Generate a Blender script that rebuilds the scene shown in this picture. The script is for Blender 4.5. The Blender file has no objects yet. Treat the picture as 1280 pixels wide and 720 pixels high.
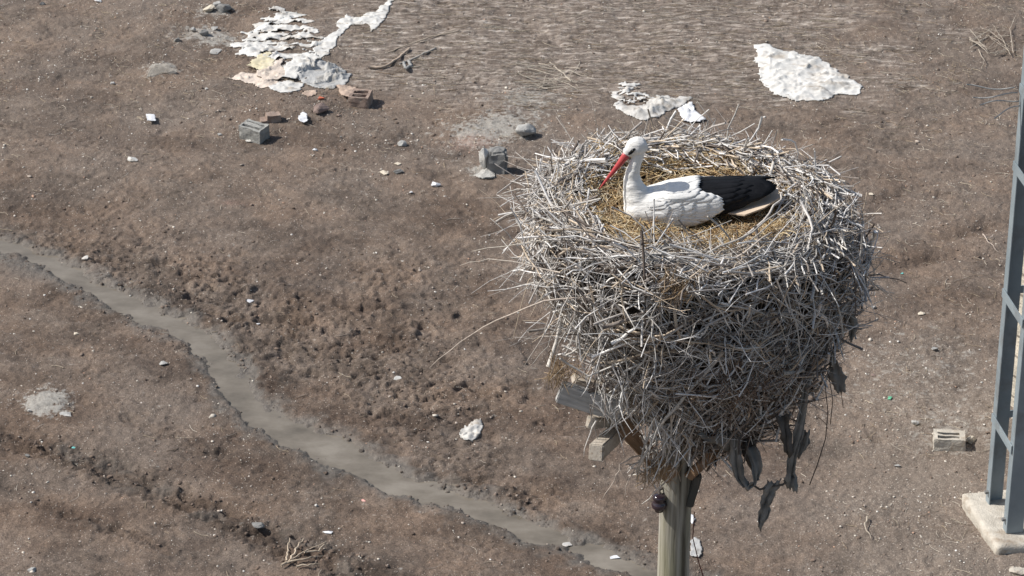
import bpy, bmesh, math, random
import numpy as np
from mathutils import Vector, Matrix, noise as mnoise
random.seed(7); RNG = np.random.default_rng(7)
R = math.radians
scene = bpy.context.scene
C = scene.collection

# ------------------------------------------------------------------ camera
F = 3700.0; PITCH = R(27.0); CH = 15.3
cd = bpy.data.cameras.new("camera"); cam = bpy.data.objects.new("camera", cd); C.objects.link(cam)
cam.location = (0, 0, CH); cam.rotation_euler = (math.pi/2 - PITCH, 0, 0)
cd.sensor_width = 36.0; cd.lens = 36.0*F/1280.0; cd.clip_start = 0.1; cd.clip_end = 6000
cd.dof.use_dof = True; cd.dof.focus_distance = 14.6; cd.dof.aperture_fstop = 22.0
scene.camera = cam

# ------------------------------------------------------------------ light
SUN_EL, SUN_AZ = 47.0, 178.0      # azimuth of the sun counted from +X, anticlockwise
w = bpy.data.worlds.new("World"); scene.world = w; w.use_nodes = True
nt = w.node_tree; bg = nt.nodes["Background"]
sky = nt.nodes.new("ShaderNodeTexSky"); sky.sky_type = 'NISHITA'; sky.sun_disc = False
sky.sun_elevation = R(SUN_EL); sky.sun_rotation = R(90 - SUN_AZ); sky.air_density = 1.2; sky.dust_density = 2.0
nt.links.new(sky.outputs[0], bg.inputs[0]); bg.inputs[1].default_value = 0.085
sd = bpy.data.lights.new("sun", 'SUN'); sd.energy = 4.3; sd.angle = R(0.55); sd.color = (1.0, 0.955, 0.89)
sun = bpy.data.objects.new("sun", sd); C.objects.link(sun)
sv = Vector((math.cos(R(SUN_AZ))*math.cos(R(SUN_EL)), math.sin(R(SUN_AZ))*math.cos(R(SUN_EL)), math.sin(R(SUN_EL))))
sun.rotation_euler = sv.to_track_quat('Z', 'Y').to_euler(); sun.location = sv*60
scene.view_settings.view_transform = 'Standard'; scene.view_settings.look = 'None'
scene.view_settings.gamma = 1; scene.view_settings.exposure = 0.28

# ------------------------------------------------------------------ helpers
cP, sP = math.cos(PITCH), math.sin(PITCH)
def ray(px, py):
    u = px-640.0; v = 360.0-py
    return Vector((u, F*cP+v*sP, -F*sP+v*cP))
def gp(px, py, z=0.0):
    d = ray(px, py); t = (z-CH)/d.z
    return Vector((0, 0, CH)) + d*t
def pd(px, py, Y):
    d = ray(px, py); return Vector((0, 0, CH)) + d*(Y/d.y)
def proj(x, y, z=0.0):
    zz = z-CH; dep = y*cP - zz*sP; up = y*sP + zz*cP
    return 640+F*x/dep, 360-F*up/dep

def tag(o, label=None, cat=None, group=None, kind=None):
    if label: o['label'] = label
    if cat: o['category'] = cat
    if group: o['group'] = group
    if kind: o['kind'] = kind
    return o
def link(name, me, mat=None, parent=None, smooth=True):
    o = bpy.data.objects.new(name, me); C.objects.link(o)
    if mat and not me.materials: me.materials.append(mat)
    if parent is not None:
        o.parent = parent
        o.matrix_parent_inverse = Matrix.Translation(-parent.location) if parent.type == 'EMPTY' else Matrix.Identity(4)
    if smooth and len(me.polygons): me.polygons.foreach_set('use_smooth', [True]*len(me.polygons))
    return o
def empty(name, loc):
    o = bpy.data.objects.new(name, None); C.objects.link(o); o.location = loc; o.empty_display_size = .2; return o
def center(o):
    """move origin of a top-level mesh to its base centre"""
    me = o.data; n = len(me.vertices); a = np.empty(n*3); me.vertices.foreach_get('co', a); a = a.reshape(-1, 3)
    c = np.array([(a[:, 0].min()+a[:, 0].max())/2, (a[:, 1].min()+a[:, 1].max())/2, a[:, 2].min()])
    me.vertices.foreach_set('co', (a-c).ravel()); o.location = Vector(c)+o.location; return o
def npmesh(name, V, Fq, col=None, colname='col', face_n=4):
    me = bpy.data.meshes.new(name); V = np.asarray(V, dtype=np.float32); Fq = np.asarray(Fq, dtype=np.int32)
    me.vertices.add(len(V)); me.vertices.foreach_set('co', V.ravel())
    me.loops.add(Fq.size); me.loops.foreach_set('vertex_index', Fq.ravel())
    me.polygons.add(len(Fq)); k = Fq.shape[1]
    me.polygons.foreach_set('loop_start', np.arange(len(Fq), dtype=np.int32)*k)
    me.polygons.foreach_set('loop_total', np.full(len(Fq), k, dtype=np.int32))
    me.update(calc_edges=True); me.validate()
    if col is not None:
        cols = col if isinstance(col, dict) else {colname: col}
        for nme, c in cols.items():
            at = me.color_attributes.new(nme, 'FLOAT_COLOR', 'POINT')
            c4 = np.ones((len(V), 4), dtype=np.float32); c4[:, :3] = c; at.data.foreach_set('color', c4.ravel())
    return me
def from_py(name, vs, fs):
    me = bpy.data.meshes.new(name); me.from_pydata([tuple(v) for v in vs], [], fs); me.update(); return me

# numpy gradient noise
def _h(ix, iy, s):
    n = (ix*374761393 + iy*668265263 + s*974634777) & 0xffffffff
    n = ((n ^ (n >> 13))*1274126177) & 0xffffffff
    return (n ^ (n >> 16)) & 0xffff
def perlin(x, y, s=0):
    x = np.asarray(x, dtype=np.float64); y = np.asarray(y, dtype=np.float64)
    x0 = np.floor(x).astype(np.int64); y0 = np.floor(y).astype(np.int64); fx = x-x0; fy = y-y0
    u = fx*fx*fx*(fx*(fx*6-15)+10); v = fy*fy*fy*(fy*(fy*6-15)+10)
    def g(ix, iy, dx, dy):
        a = _h(ix, iy, s)*(2*math.pi/65536.0); return np.cos(a)*dx+np.sin(a)*dy
    a = g(x0, y0, fx, fy); b = g(x0+1, y0, fx-1, fy); c = g(x0, y0+1, fx, fy-1); d = g(x0+1, y0+1, fx-1, fy-1)
    return ((a+(b-a)*u)*(1-v)+(c+(d-c)*u)*v)*1.5
def fbm(x, y, f, o=3, s=0):
    r = 0; a = 1.0
    for i in range(o):
        r = r + a*perlin(x*f+i*17.3, y*f-i*9.1, s+i); f *= 2.03; a *= .5
    return r
def ss(a, b, x):
    t = np.clip((x-a)/(b-a), 0, 1); return t*t*(3-2*t)

# ------------------------------------------------------------------ materials
def mat_base(name):
    m = bpy.data.materials.new(name); m.use_nodes = True; n = m.node_tree
    return m, n, n.nodes["Principled BSDF"]
def N(n, t, **kw):
    nd = n.nodes.new(t)
    for k, v in kw.items():
        if k in ('operation', 'blend_type', 'data_type', 'noise_dimensions', 'feature', 'attribute_name', 'bands_direction', 'wave_type', 'interpolation_type'): setattr(nd, k, v)
        else: nd.inputs[k.replace('_', ' ')].default_value = v
    return nd
def coords(n, scale=(1, 1, 1)):
    tc = n.nodes.new('ShaderNodeTexCoord'); mp = n.nodes.new('ShaderNodeMapping'); mp.inputs['Scale'].default_value = scale
    n.links.new(tc.outputs['Object'], mp.inputs[0]); return mp.outputs[0]
def noise_n(n, co, sc, det=4, rough=.55):
    t = n.nodes.new('ShaderNodeTexNoise'); t.inputs['Scale'].default_value = sc; t.inputs['Detail'].default_value = det; t.inputs['Roughness'].default_value = rough
    n.links.new(co, t.inputs['Vector']); return t.outputs['Fac']
def ramp(n, fac, stops):
    r = n.nodes.new('ShaderNodeValToRGB'); e = r.color_ramp.elements
    while len(e) < len(stops): e.new(.5)
    for el, (p, c) in zip(e, stops):
        el.position = p; el.color = (c[0], c[1], c[2], 1) if isinstance(c, (tuple, list)) else (c, c, c, 1)
    n.links.new(fac, r.inputs[0]); return r.outputs['Color']
def mixc(n, fac, a, b, bt='MIX'):
    m = n.nodes.new('ShaderNodeMix'); m.data_type = 'RGBA'; m.blend_type = bt
    for i, v in ((0, fac), (6, a), (7, b)):
        if isinstance(v, (int, float)): m.inputs[i].default_value = v
        elif isinstance(v, (tuple, list)): m.inputs[i].default_value = (*v[:3], 1)
        else: n.links.new(v, m.inputs[i])
    return m.outputs[2]
def math_n(n, op, a, b=None):
    m = n.nodes.new('ShaderNodeMath'); m.operation = op
    for i, v in ((0, a), (1, b)):
        if v is None: continue
        if isinstance(v, (int, float)): m.inputs[i].default_value = v
        else: n.links.new(v, m.inputs[i])
    return m.outputs[0]
def bump(n, h, dist, strength=1.0):
    b = n.nodes.new('ShaderNodeBump'); b.inputs['Distance'].default_value = dist; b.inputs['Strength'].default_value = strength
    n.links.new(h, b.inputs['Height']); return b.outputs[0]
def simple(name, c1, c2, sc=20, rough=.85, bd=.003, bsc=60, stretch=(1, 1, 1), spec=.3, metallic=0, dirt=None, dsc=4):
    m, n, p = mat_base(name); co = coords(n, stretch)
    col = ramp(n, noise_n(n, co, sc), [(.3, c1), (.7, c2)])
    if dirt: col = mixc(n, ramp(n, noise_n(n, co, dsc, 6, .65), [(.5, 0.0), (.68, 1.0)]), col, dirt)
    n.links.new(col, p.inputs['Base Color']); p.inputs['Roughness'].default_value = rough
    p.inputs['Specular IOR Level'].default_value = spec; p.inputs['Metallic'].default_value = metallic
    if bd: n.links.new(bump(n, noise_n(n, co, bsc, 5), bd), p.inputs['Normal'])
    return m
def vcol(name, rough=.85, sc=60, spec=.25, amt=.45, bd=.002):
    m, n, p = mat_base(name); at = n.nodes.new('ShaderNodeVertexColor'); at.layer_name = 'col'; co = coords(n)
    f = noise_n(n, co, sc, 4)
    col = mixc(n, amt, at.outputs[0], ramp(n, f, [(.3, .35), (.7, 1.3)]), 'MULTIPLY')
    n.links.new(col, p.inputs['Base Color']); p.inputs['Roughness'].default_value = rough; p.inputs['Specular IOR Level'].default_value = spec
    if bd: n.links.new(bump(n, f, bd), p.inputs['Normal'])
    return m

def soil_material(name='soil', attrs=True):
    m, n, p = mat_base(name); co = coords(n)
    big = noise_n(n, co, .45, 5, .6); mid = noise_n(n, co, 2.6, 6, .62); fine = noise_n(n, co, 22, 6, .7); grit = noise_n(n, co, 75, 3, .6)
    col = ramp(n, mid, [(.28, (.084, .064, .051)), (.5, (.142, .110, .088)), (.74, (.200, .161, .132))])
    col = mixc(n, ramp(n, big, [(.42, 0.), (.6, .7)]), col, (.172, .141, .119))
    warm = noise_n(n, co, .9, 4, .6)
    col = mixc(n, ramp(n, warm, [(.42, 0.), (.62, .8)]), col, mixc(n, 1., col, (1.10, .97, .86), 'MULTIPLY'))
    med = noise_n(n, co, 8, 6, .7)
    damp = noise_n(n, coords(n, (.8, 1.5, 1)), .75, 5, .62)
    col = mixc(n, ramp(n, damp, [(.40, .85), (.52, 0.)]), col, mixc(n, 1., col, (.58, .55, .54), 'MULTIPLY'))
    col = mixc(n, .85, col, ramp(n, med, [(.32, .84), (.5, 1.0), (.7, 1.12)]), 'MULTIPLY')
    col = mixc(n, .9, col, ramp(n, fine, [(.3, .80), (.5, 1.0), (.72, 1.15)]), 'MULTIPLY')
    col = mixc(n, .8, col, ramp(n, grit, [(.32, .45), (.5, 1.0), (.68, 1.7)]), 'MULTIPLY')
    # scattered pale grit cut from cells
    vo = n.nodes.new('ShaderNodeTexVoronoi'); vo.inputs['Scale'].default_value = 42; n.links.new(co, vo.inputs['Vector'])
    sep = n.nodes.new('ShaderNodeSeparateColor'); n.links.new(vo.outputs['Color'], sep.inputs[0])
    sp = math_n(n, 'MULTIPLY', math_n(n, 'LESS_THAN', vo.outputs['Distance'], .2), math_n(n, 'GREATER_THAN', sep.outputs[0], .80))
    rough = .95
    if attrs:
        a = n.nodes.new('ShaderNodeVertexColor'); a.layer_name = 'ma'; sa = n.nodes.new('ShaderNodeSeparateColor'); n.links.new(a.outputs[0], sa.inputs[0])
        b = n.nodes.new('ShaderNodeVertexColor'); b.layer_name = 'mb'; sb = n.nodes.new('ShaderNodeSeparateColor'); n.links.new(b.outputs[0], sb.inputs[0])
        wet, grey, streak = sa.outputs; pink, dark, gravel = sb.outputs
        # streaks of dry flattened straw and silt
        cs = coords(n, (1.0, 5.0, 1.0)); st = noise_n(n, cs, 3.6, 7, .72)
        stc = ramp(n, st, [(.36, (.085, .066, .053)), (.48, (.15, .120, .10)), (.56, (.30, .255, .22)), (.66, (.60, .54, .48))])
        col = mixc(n, math_n(n, 'MULTIPLY', streak, .9), col, stc)
        gc = mixc(n, .7, (.36, .345, .315), ramp(n, fine, [(.3, .5), (.7, 1.3)]), 'MULTIPLY')
        gm = ramp(n, math_n(n, 'ADD', grey, math_n(n, 'ADD', math_n(n, 'MULTIPLY', math_n(n, 'SUBTRACT', med, .5), 2.4), math_n(n, 'MULTIPLY', math_n(n, 'SUBTRACT', fine, .5), 1.6))), [(.38, 0.), (.68, .9)])
        col = mixc(n, gm, col, gc)
        pc = ramp(n, math_n(n, 'ADD', pink, math_n(n, 'MULTIPLY', math_n(n, 'SUBTRACT', grit, .5), 1.6)), [(.4, 0.), (.7, .7)])
        col = mixc(n, pc, col, (.33, .2, .16))
        col = mixc(n, dark, col, mixc(n, 1.0, col, (.48, .45, .43), 'MULTIPLY'))
        wc = mixc(n, .8, (.150, .135, .118), ramp(n, fine, [(.3, .45), (.7, 1.35)]), 'MULTIPLY')
        col = mixc(n, math_n(n, 'MULTIPLY', wet, .85), col, wc)
        col = mixc(n, math_n(n, 'MULTIPLY', gravel, .5), col, mixc(n, .7, (.235, .198, .165), ramp(n, fine, [(.3, .7), (.7, 1.2)]), 'MULTIPLY'))
        gr = ramp(n, noise_n(n, co, 60, 2, .5), [(.56, 0.), (.64, 1.)])
        col = mixc(n, math_n(n, 'MULTIPLY', gr, math_n(n, 'MULTIPLY', gravel, .7)), col, (.34, .29, .245))
        sp = math_n(n, 'MULTIPLY', sp, math_n(n, 'SUBTRACT', 1.0, wet))
        rr = ramp(n, math_n(n, 'MULTIPLY', wet, ramp(n, mid, [(.3, .6), (.6, 1.)])), [(0., .95), (1., .30)])
        n.links.new(rr, p.inputs['Roughness'])
    else: p.inputs['Roughness'].default_value = rough
    col = mixc(n, math_n(n, 'MULTIPLY', sp, .75), col, (.50, .45, .39))
    n.links.new(col, p.inputs['Base Color']); p.inputs['Specular IOR Level'].default_value = .3
    h = math_n(n, 'ADD', math_n(n, 'MULTIPLY', fine, .75), math_n(n, 'MULTIPLY', grit, .4))
    h = math_n(n, 'ADD', h, math_n(n, 'MULTIPLY', noise_n(n, co, 7, 6, .6), 1.2))
    n.links.new(bump(n, h, .022), p.inputs['Normal'])
    return m
M_soil = soil_material()
M_stick = vcol('weathered_twigs', .8, 70, .25, .5, .002)
M_chip = vcol('stone_chips', .85, 30, .2, .25, 0)
M_straw = vcol('dry_straw', .7, 40, .3, .3, 0)
M_clod = vcol('mud_lumps', .9, 40, .25, .5, .004)

# ------------------------------------------------------------------ ground
STREAM = [(-90, 268, .10), (-20, 292, .08), (20, 310, .10), (60, 326, .08), (95, 343, .12), (130, 366, .17), (170, 384, .18), (210, 400, .17), (245, 418, .15),
          (270, 442, .14), (288, 468, .15), (308, 498, .17), (330, 522, .20), (365, 540, .22), (405, 556, .24), (450, 577, .24),
          (500, 602, .20), (560, 620, .15), (620, 643, .13), (680, 668, .10), (740, 690, .07), (800, 710, .08), (870, 733, .16)]
SW = [(gp(a, b).x, gp(a, b).y, c*(.35 if a < 100 else .45 if a < 250 else .55 if a < 340 else .56)) for a, b, c in STREAM]
SIDE = [(gp(a, b).x, gp(a, b).y, c*.7) for a, b, c in [(275, 428, .04), (305, 448, .10), (316, 472, .11), (324, 498, .10), (345, 522, .06)]]
def polydist(x, y, P):
    best = np.full(x.shape, 1e9); wd = np.zeros(x.shape)
    for (x0, y0, w0), (x1, y1, w1) in zip(P[:-1], P[1:]):
        dx, dy = x1-x0, y1-y0; t = np.clip(((x-x0)*dx+(y-y0)*dy)/(dx*dx+dy*dy), 0, 1)
        d = np.hypot(x-x0-t*dx, y-y0-t*dy); ww = w0+(w1-w0)*t
        q = d-ww; m = q < best; best = np.where(m, q, best); wd = np.where(m, ww, wd)
    return best, wd
def gauss(px, py, cx, cy, rx, ry, ang=0):
    a = R(ang); dx, dy = px-cx, py-cy; u = (dx*math.cos(a)+dy*math.sin(a))/rx; v = (-dx*math.sin(a)+dy*math.cos(a))/ry
    return np.exp(-(u*u+v*v))
WATER_Z = -.034
def masks(x, y):
    px, py = proj(x, y)
    sdist, _ = polydist(x, y, SW)
    jag = .09*fbm(x, y, 2.8, 5, 50)+.03*perlin(x*16, y*16, 57)
    s = sdist + jag
    s2, _ = polydist(x, y, SIDE); s2 = s2 + jag*1.5
    # belts in picture terms, only used to decide what lies where on the ground
    north = np.clip(gauss(px, py, 300, 385, 190, 45, 28)+gauss(px, py, 470, 400, 110, 70)+gauss(px, py, 640, 620, 90, 30, 20)+.7*gauss(px, py, 120, 320, 120, 22, 18)+.8*gauss(px, py, 560, 500, 110, 60), 0, 1)
    rut = np.clip(1.1*gauss(px, py, 210, 618, 240, 15, 21)+.9*gauss(px, py, 390, 696, 80, 22, 15)+.9*gauss(px, py, 70, 562, 120, 9, 12)+.8*gauss(px, py, 300, 655, 150, 11, 23)+.6*gauss(px, py, 130, 655, 160, 8, 20)+.5*gauss(px, py, 260, 560, 120, 10, 20), 0, 1)
    east = np.clip(gauss(px, py, 1225, 285, 50, 9, -12)+.8*gauss(px, py, 1150, 325, 50, 8, -10)+.7*gauss(px, py, 1235, 318, 30, 7, -5)+.5*gauss(px, py, 1130, 240, 60, 6, -15), 0, 1)
    streak = ss(0, 60, px-(380+fbm(x, y, .8, 2, 3)*60))*ss(1210, 1010, px+fbm(x, y*1.5, .9, 4, 5)*150)*ss(150, 118, py+fbm(x, y, 1.2, 3, 6)*18+np.where(px < 620, (620-px)*.18, 0))
    return px, py, s, s2, north, rut, east, streak
def height(x, y, full=False):
    px, py, s, s2, north, rut, east, streak = masks(x, y)
    far = ss(.25, 2.0, s)
    inview = ss(-1500, -300, px)*ss(2800, 1600, px)
    h = .07*fbm(x, y, .22, 2, 1)*far + .035*fbm(x, y, .9, 3, 11)*far*far
    r = .55+1.1*north+1.3*rut+.8*east
    cl = fbm(x*.75, y, 5.0, 3, 21); cl = cl + .8*(np.abs(fbm(x*.8, y, 4.0, 3, 22))-.35)
    h = h + r*.016*cl
    rid = 1-np.abs(fbm(x*.6, y*1.4, 3.2, 3, 31))
    h = h + .034*(.3+north+.5*rut)*(np.clip(rid, .55, 1)-.8)
    h = h + (.008+.014*north+.018*rut)*fbm(x, y, 13, 3, 41)
    crk = np.abs(fbm(x*.55, y*1.7, 3.0, 3, 43)); h = h - .045*ss(.10, .0, crk)*ss(-.1, .4, fbm(x, y, .8, 2, 44)+.35*north)*(.45+north)
    crk2 = np.abs(fbm(x*.45, y*1.5, 6.0, 2, 45)); h = h - .028*ss(.12, .0, crk2)*ss(.0, .5, fbm(x, y, 1.1, 2, 46)+.3*north+.4*rut)*(.5+north+rut)
    # hoof prints and pits
    pit = perlin(x*2.6, y*3.4, 71); h = h - .05*ss(.42, .62, pit)*(.35+north+.6*rut)
    h = h - .06*rut*ss(-.1, .6, fbm(x*.9, y*2.0, 1.0, 3, 77)) - .09*east
    h = h + .017*streak*np.sin(y*34+3.5*fbm(x, y, .7, 2, 61)+x*.6)*(.6+.6*perlin(x*1.5, y*3, 62))
    # the channel and its lifted banks
    h = h + .030*np.exp(-((s-.24)/.13)**2)*(.2+1.0*np.clip(north*1.5, .1, 1)*ss(-.3, .5, fbm(x, y, 2.2, 3, 81)))
    bed = WATER_Z-.05
    t = ss(.17, -.06, s); h = h*(1-t)+bed*t
    t2 = ss(.08, -.06, s2)*.93; h = h*(1-t2)+(WATER_Z+.004)*t2*1.0 + .012*t2*fbm(x, y, 9, 2, 91)
    h = h + .10*np.exp(-(((px-203)/24)**2+((py-90)/9)**2)) + .05*np.exp(-(((px-57)/26)**2+((py-505)/13)**2))
    h = h + .03*np.exp(-(((px-265)/35)**2+((py-50)/14)**2)) + .03*np.exp(-(((px-612)/55)**2+((py-165)/22)**2))
    # far from the yard the land rolls away quietly
    h = np.where((np.abs(x) > 14) | (y > 48) | (y < 16), .05*fbm(x, y, .22, 2, 1), h)
    if not full: return h
    gx = np.gradient
    wet = np.clip(ss(.34, .06, s + .12*fbm(x, y, 4, 3, 95)) + .9*ss(.1, -.05, s2)+.75*gauss(px, py, 60, 342, 90, 12, 12)+.45*rut*ss(-.2, .4, fbm(x, y, 1.7, 3, 96)), 0, 1)
    grey = np.clip(.95*gauss(px, py, 612, 163, 60, 22, -8)+1.0*gauss(px, py, 57, 504, 30, 15, -5)*1.2+.9*gauss(px, py, 262, 47, 42, 13, 5)+.8*gauss(px, py, 602, 214, 26, 8)+.75*gauss(px, py, 268, 14, 28, 9)+.9*gauss(px, py, 203, 90, 25, 9)
                   + .55*gauss(px, py, 660, 120, 50, 20)+.45*gauss(px, py, 1195, 540, 60, 30)+.35*gauss(px, py, 1140, 470, 120, 60), 0, 1)
    pink = np.clip(.6*gauss(px, py, 590, 178, 50, 14)+.5*gauss(px, py, 290, 255, 32, 7)+.4*gauss(px, py, 640, 135, 40, 10)+.35*gauss(px, py, 400, 120, 60, 20), 0, 1)
    dark = np.clip(.75*ss(.62, .12, s)*ss(-.35, .35, fbm(x, y, 1.4, 3, 97)) + .85*rut+.55*north*ss(-.2, .5, fbm(x, y, 1.8, 3, 98)) + .55*east, 0, .9)
    gravel = np.clip(.9*ss(950, 1120, px)*ss(330, 520, py)+.25*ss(500, 60, py)+.05, 0, 1)
    return h, np.stack([wet, grey, streak], -1), np.stack([pink, dark, gravel], -1)
def H1(p): return float(height(np.array([p[0]]), np.array([p[1]]))[0])
def gpt(px, py):
    z = 0.0
    for _ in range(4):
        p = gp(px, py, z); z = H1(p)
    p = gp(px, py, z); return Vector((p.x, p.y, z))
def grow(a, b, st):
    out = []; s = abs(st); v = a; sg = 1 if b > a else -1
    while (v-b)*sg < 0: s *= 1.45; v += sg*s; out.append(v)
    return out
fx = np.arange(-8.6, 8.6001, .0195); xs = np.concatenate([grow(-8.6, -1500, .3)[::-1], fx, grow(8.6, 1500, .3)])
fy = [22.6]
while fy[-1] < 42.5: fy.append(fy[-1]+.019+.0006*(fy[-1]-22))
ys = np.concatenate([grow(22.6, -600, .3)[::-1], fy, grow(fy[-1], 3000, .3)])
X, Y = np.meshgrid(xs, ys); Hh, ma, mb = height(X, Y, True)
nx, ny = len(xs), len(ys); idx = np.arange(nx*ny).reshape(ny, nx)
Fq = np.stack([idx[:-1, :-1], idx[:-1, 1:], idx[1:, 1:], idx[1:, :-1]], -1).reshape(-1, 4)
me = npmesh('ground', np.stack([X, Y, Hh], -1).reshape(-1, 3), Fq, {'ma': ma.reshape(-1, 3), 'mb': mb.reshape(-1, 3)})
tag(link('ground', me, M_soil), kind='structure')
GX, GY, GH = xs, ys, Hh
def HG(x, y):
    """fast bilinear lookup of the ground height"""
    i = np.clip(np.searchsorted(GX, x)-1, 0, nx-2); j = np.clip(np.searchsorted(GY, y)-1, 0, ny-2)
    tx = (x-GX[i])/(GX[i+1]-GX[i]); ty = (y-GY[j])/(GY[j+1]-GY[j])
    return (GH[j, i]*(1-tx)+GH[j, i+1]*tx)*(1-ty)+(GH[j+1, i]*(1-tx)+GH[j+1, i+1]*tx)*ty

# the muddy water
m, n, p = mat_base('muddy_water'); co = coords(n)
n.links.new(ramp(n, noise_n(n, coords(n, (1, 1.6, 1)), 1.5, 5, .65), [(.32, (.115, .100, .080)), (.5, (.175, .153, .124)), (.68, (.235, .210, .175))]), p.inputs['Base Color'])
p.inputs['Roughness'].default_value = .05; p.inputs['IOR'].default_value = 1.33; p.inputs['Specular IOR Level'].default_value = .5
n.links.new(bump(n, noise_n(n, co, 9, 3), .004, .35), p.inputs['Normal']); M_water = m
vs = []; fs = []
for i, (x, y, wd) in enumerate(SW):
    a = SW[max(i-1, 0)]; b = SW[min(i+1, len(SW)-1)]; d = Vector((b[0]-a[0], b[1]-a[1], 0)).normalized(); q = Vector((-d.y, d.x, 0))
    ww = wd*1.0+.30
    vs += [Vector((x, y, WATER_Z))-q*ww, Vector((x, y, WATER_Z)), Vector((x, y, WATER_Z))+q*ww]
    if i: k = 3*i; fs += [(k-3, k-2, k+1, k), (k-2, k-1, k+2, k+1)]
tag(link('water', from_py('water', vs, fs), M_water), kind='structure')

# ------------------------------------------------------------------ bulk builders
def tubes(paths, radii, cols, sides=5):
    V = []; Fc = []; CC = []; base = 0; th = np.arange(sides)*2*math.pi/sides; ct, st = np.cos(th), np.sin(th)
    for P, r, c in zip(paths, radii, cols):
        P = np.asarray(P, float); k = len(P); T = np.gradient(P, axis=0); T /= (np.linalg.norm(T, axis=1, keepdims=True)+1e-9)
        ref = np.array([0, 0, 1.]) if abs(T[0, 2]) < .9 else np.array([1., 0, 0])
        A = np.cross(T, ref); A /= (np.linalg.norm(A, axis=1, keepdims=True)+1e-9); B = np.cross(T, A)
        r = np.broadcast_to(r, (k,))
        ring = P[:, None, :]+r[:, None, None]*(ct[None, :, None]*A[:, None, :]+st[None, :, None]*B[:, None, :])
        V.append(ring.reshape(-1, 3)); CC.append(np.broadcast_to(np.asarray(c, float), (k*sides, 3)))
        i = np.arange(k-1)[:, None]*sides; j = np.arange(sides)[None, :]; j2 = (j+1) % sides
        Fc.append(np.stack([i+j, i+j2, i+sides+j2, i+sides+j], -1).reshape(-1, 4)+base)
        for e in (0, k-1):                      # end caps as degenerate-free quads/tri fans are skipped for 5 sides: two quads
            o = e*sides+base
            if sides == 4: Fc.append(np.array([[o, o+1, o+2, o+3]]))
            elif sides == 5: Fc.append(np.array([[o, o+1, o+2, o+3]]))
            elif sides >= 6: Fc.append(np.array([[o, o+1, o+2, o+3], [o, o+3, o+4, o+5]]))
        base += k*sides
    return np.concatenate(V), np.concatenate(Fc), np.concatenate(CC)
def tube_obj(name, paths, radii, cols, mat, parent=None, sides=5):
    V, Fc, CC = tubes(paths, radii, cols, sides); return link(name, npmesh(name, V, Fc, CC), mat, parent)
def ico(sub):
    bm = bmesh.new(); bmesh.ops.create_icosphere(bm, subdivisions=sub, radius=1); v = np.array([x.co[:] for x in bm.verts]); f = np.array([[q.index for q in x.verts] for x in bm.faces]); bm.free(); return v, f
def chips(name, pos, size, cols, mat, flat=.5, sub=1, jit=.35, aniso=.4):
    v0, f0 = ico(sub); n_ = len(pos); k = len(v0)
    V = np.repeat(v0[None], n_, 0)*(1+jit*RNG.uniform(-1, 1, (n_, k, 1)))
    sc = np.stack([1+aniso*RNG.uniform(-1, 1, n_), 1+aniso*RNG.uniform(-1, 1, n_), flat*(1+.4*RNG.uniform(-1, 1, n_))], -1)*size[:, None]
    V = V*sc[:, None, :]; a = RNG.uniform(0, 6.283, n_); tl = RNG.uniform(-.4, .4, n_)
    V = np.stack([V[..., 0], V[..., 1]*np.cos(tl)[:, None]-V[..., 2]*np.sin(tl)[:, None], V[..., 1]*np.sin(tl)[:, None]+V[..., 2]*np.cos(tl)[:, None]], -1)
    ca, sa = np.cos(a)[:, None], np.sin(a)[:, None]
    V = np.stack([V[..., 0]*ca-V[..., 1]*sa, V[..., 0]*sa+V[..., 1]*ca, V[..., 2]], -1)+pos[:, None, :]
    Fc = f0[None]+(np.arange(n_)*k)[:, None, None]
    return link(name, npmesh(name, V.reshape(-1, 3), Fc.reshape(-1, 3), np.repeat(cols, k, 0)), mat, smooth=False)
def scatter(n_, dens, x0=-8.2, x1=8.2, y0=23, y1=42):
    xx = RNG.uniform(x0, x1, n_*8); yy = RNG.uniform(y0, y1, n_*8); q = masks(xx, yy)
    ok = (RNG.uniform(0, 1, n_*8) < dens(xx, yy, q)) & (q[0] > -60) & (q[0] < 1340) & (q[1] > -60) & (q[1] < 790)
    return xx[ok][:n_], yy[ok][:n_]

# gravel, straw litter, clods (nobody could count these)
def dens_g(x, y, q):
    px, py, s, s2, no, ru, ea, stt = q
    return np.clip((.30+.9*ss(940, 1150, px)*ss(300, 520, py)+.35*ss(240, 60, py)*(1-.6*stt)+.8*gauss(px, py, 612, 165, 70, 25)+.6*gauss(px, py, 270, 40, 60, 25)+.3*gauss(px, py, 430, 160, 150, 50))*(.35+ss(-.2, .4, fbm(x, y, .9, 3, 301)))*ss(.0, .12, s), 0, 1)
gx_, gy_ = scatter(27000, dens_g); k = len(gx_)
sz = .0045+.011*RNG.power(.35, k)**2; sz[RNG.uniform(0, 1, k) > .98] *= 2.1
t = RNG.uniform(0, 1, (k, 1)); pal = np.array([[.60, .55, .48], [.42, .36, .31], [.24, .185, .15], [.74, .71, .66], [.46, .30, .22]])
cc = pal[RNG.choice(5, k, p=[.27, .26, .33, .09, .05])]*(.8+.4*t)
tag(chips('gravel', np.stack([gx_, gy_, HG(gx_, gy_)+sz*.2], -1), sz, cc, M_chip, .55), 'small pale stone chips and grit strewn over the brown soil', 'gravel', kind='stuff')
def dens_c(x, y, q):
    px, py, s, s2, no, ru, ea, stt = q
    return np.clip((.9*ss(.45, .05, s)*ss(-.5, .3, fbm(x, y, 1.8, 2, 311))+.8*ru+.35*no+.5*ea+.03+.45*gauss(px, py, 430, 135, 120, 40))*ss(-.01, .05, s), 0, 1)
gx_, gy_ = scatter(12000, dens_c); k = len(gx_); sz = .006+.018*RNG.power(.35, k)**2
pxx, pyy, s_, *_r = masks(gx_, gy_); wetk = ss(.25, 0, s_)[:, None]
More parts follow.
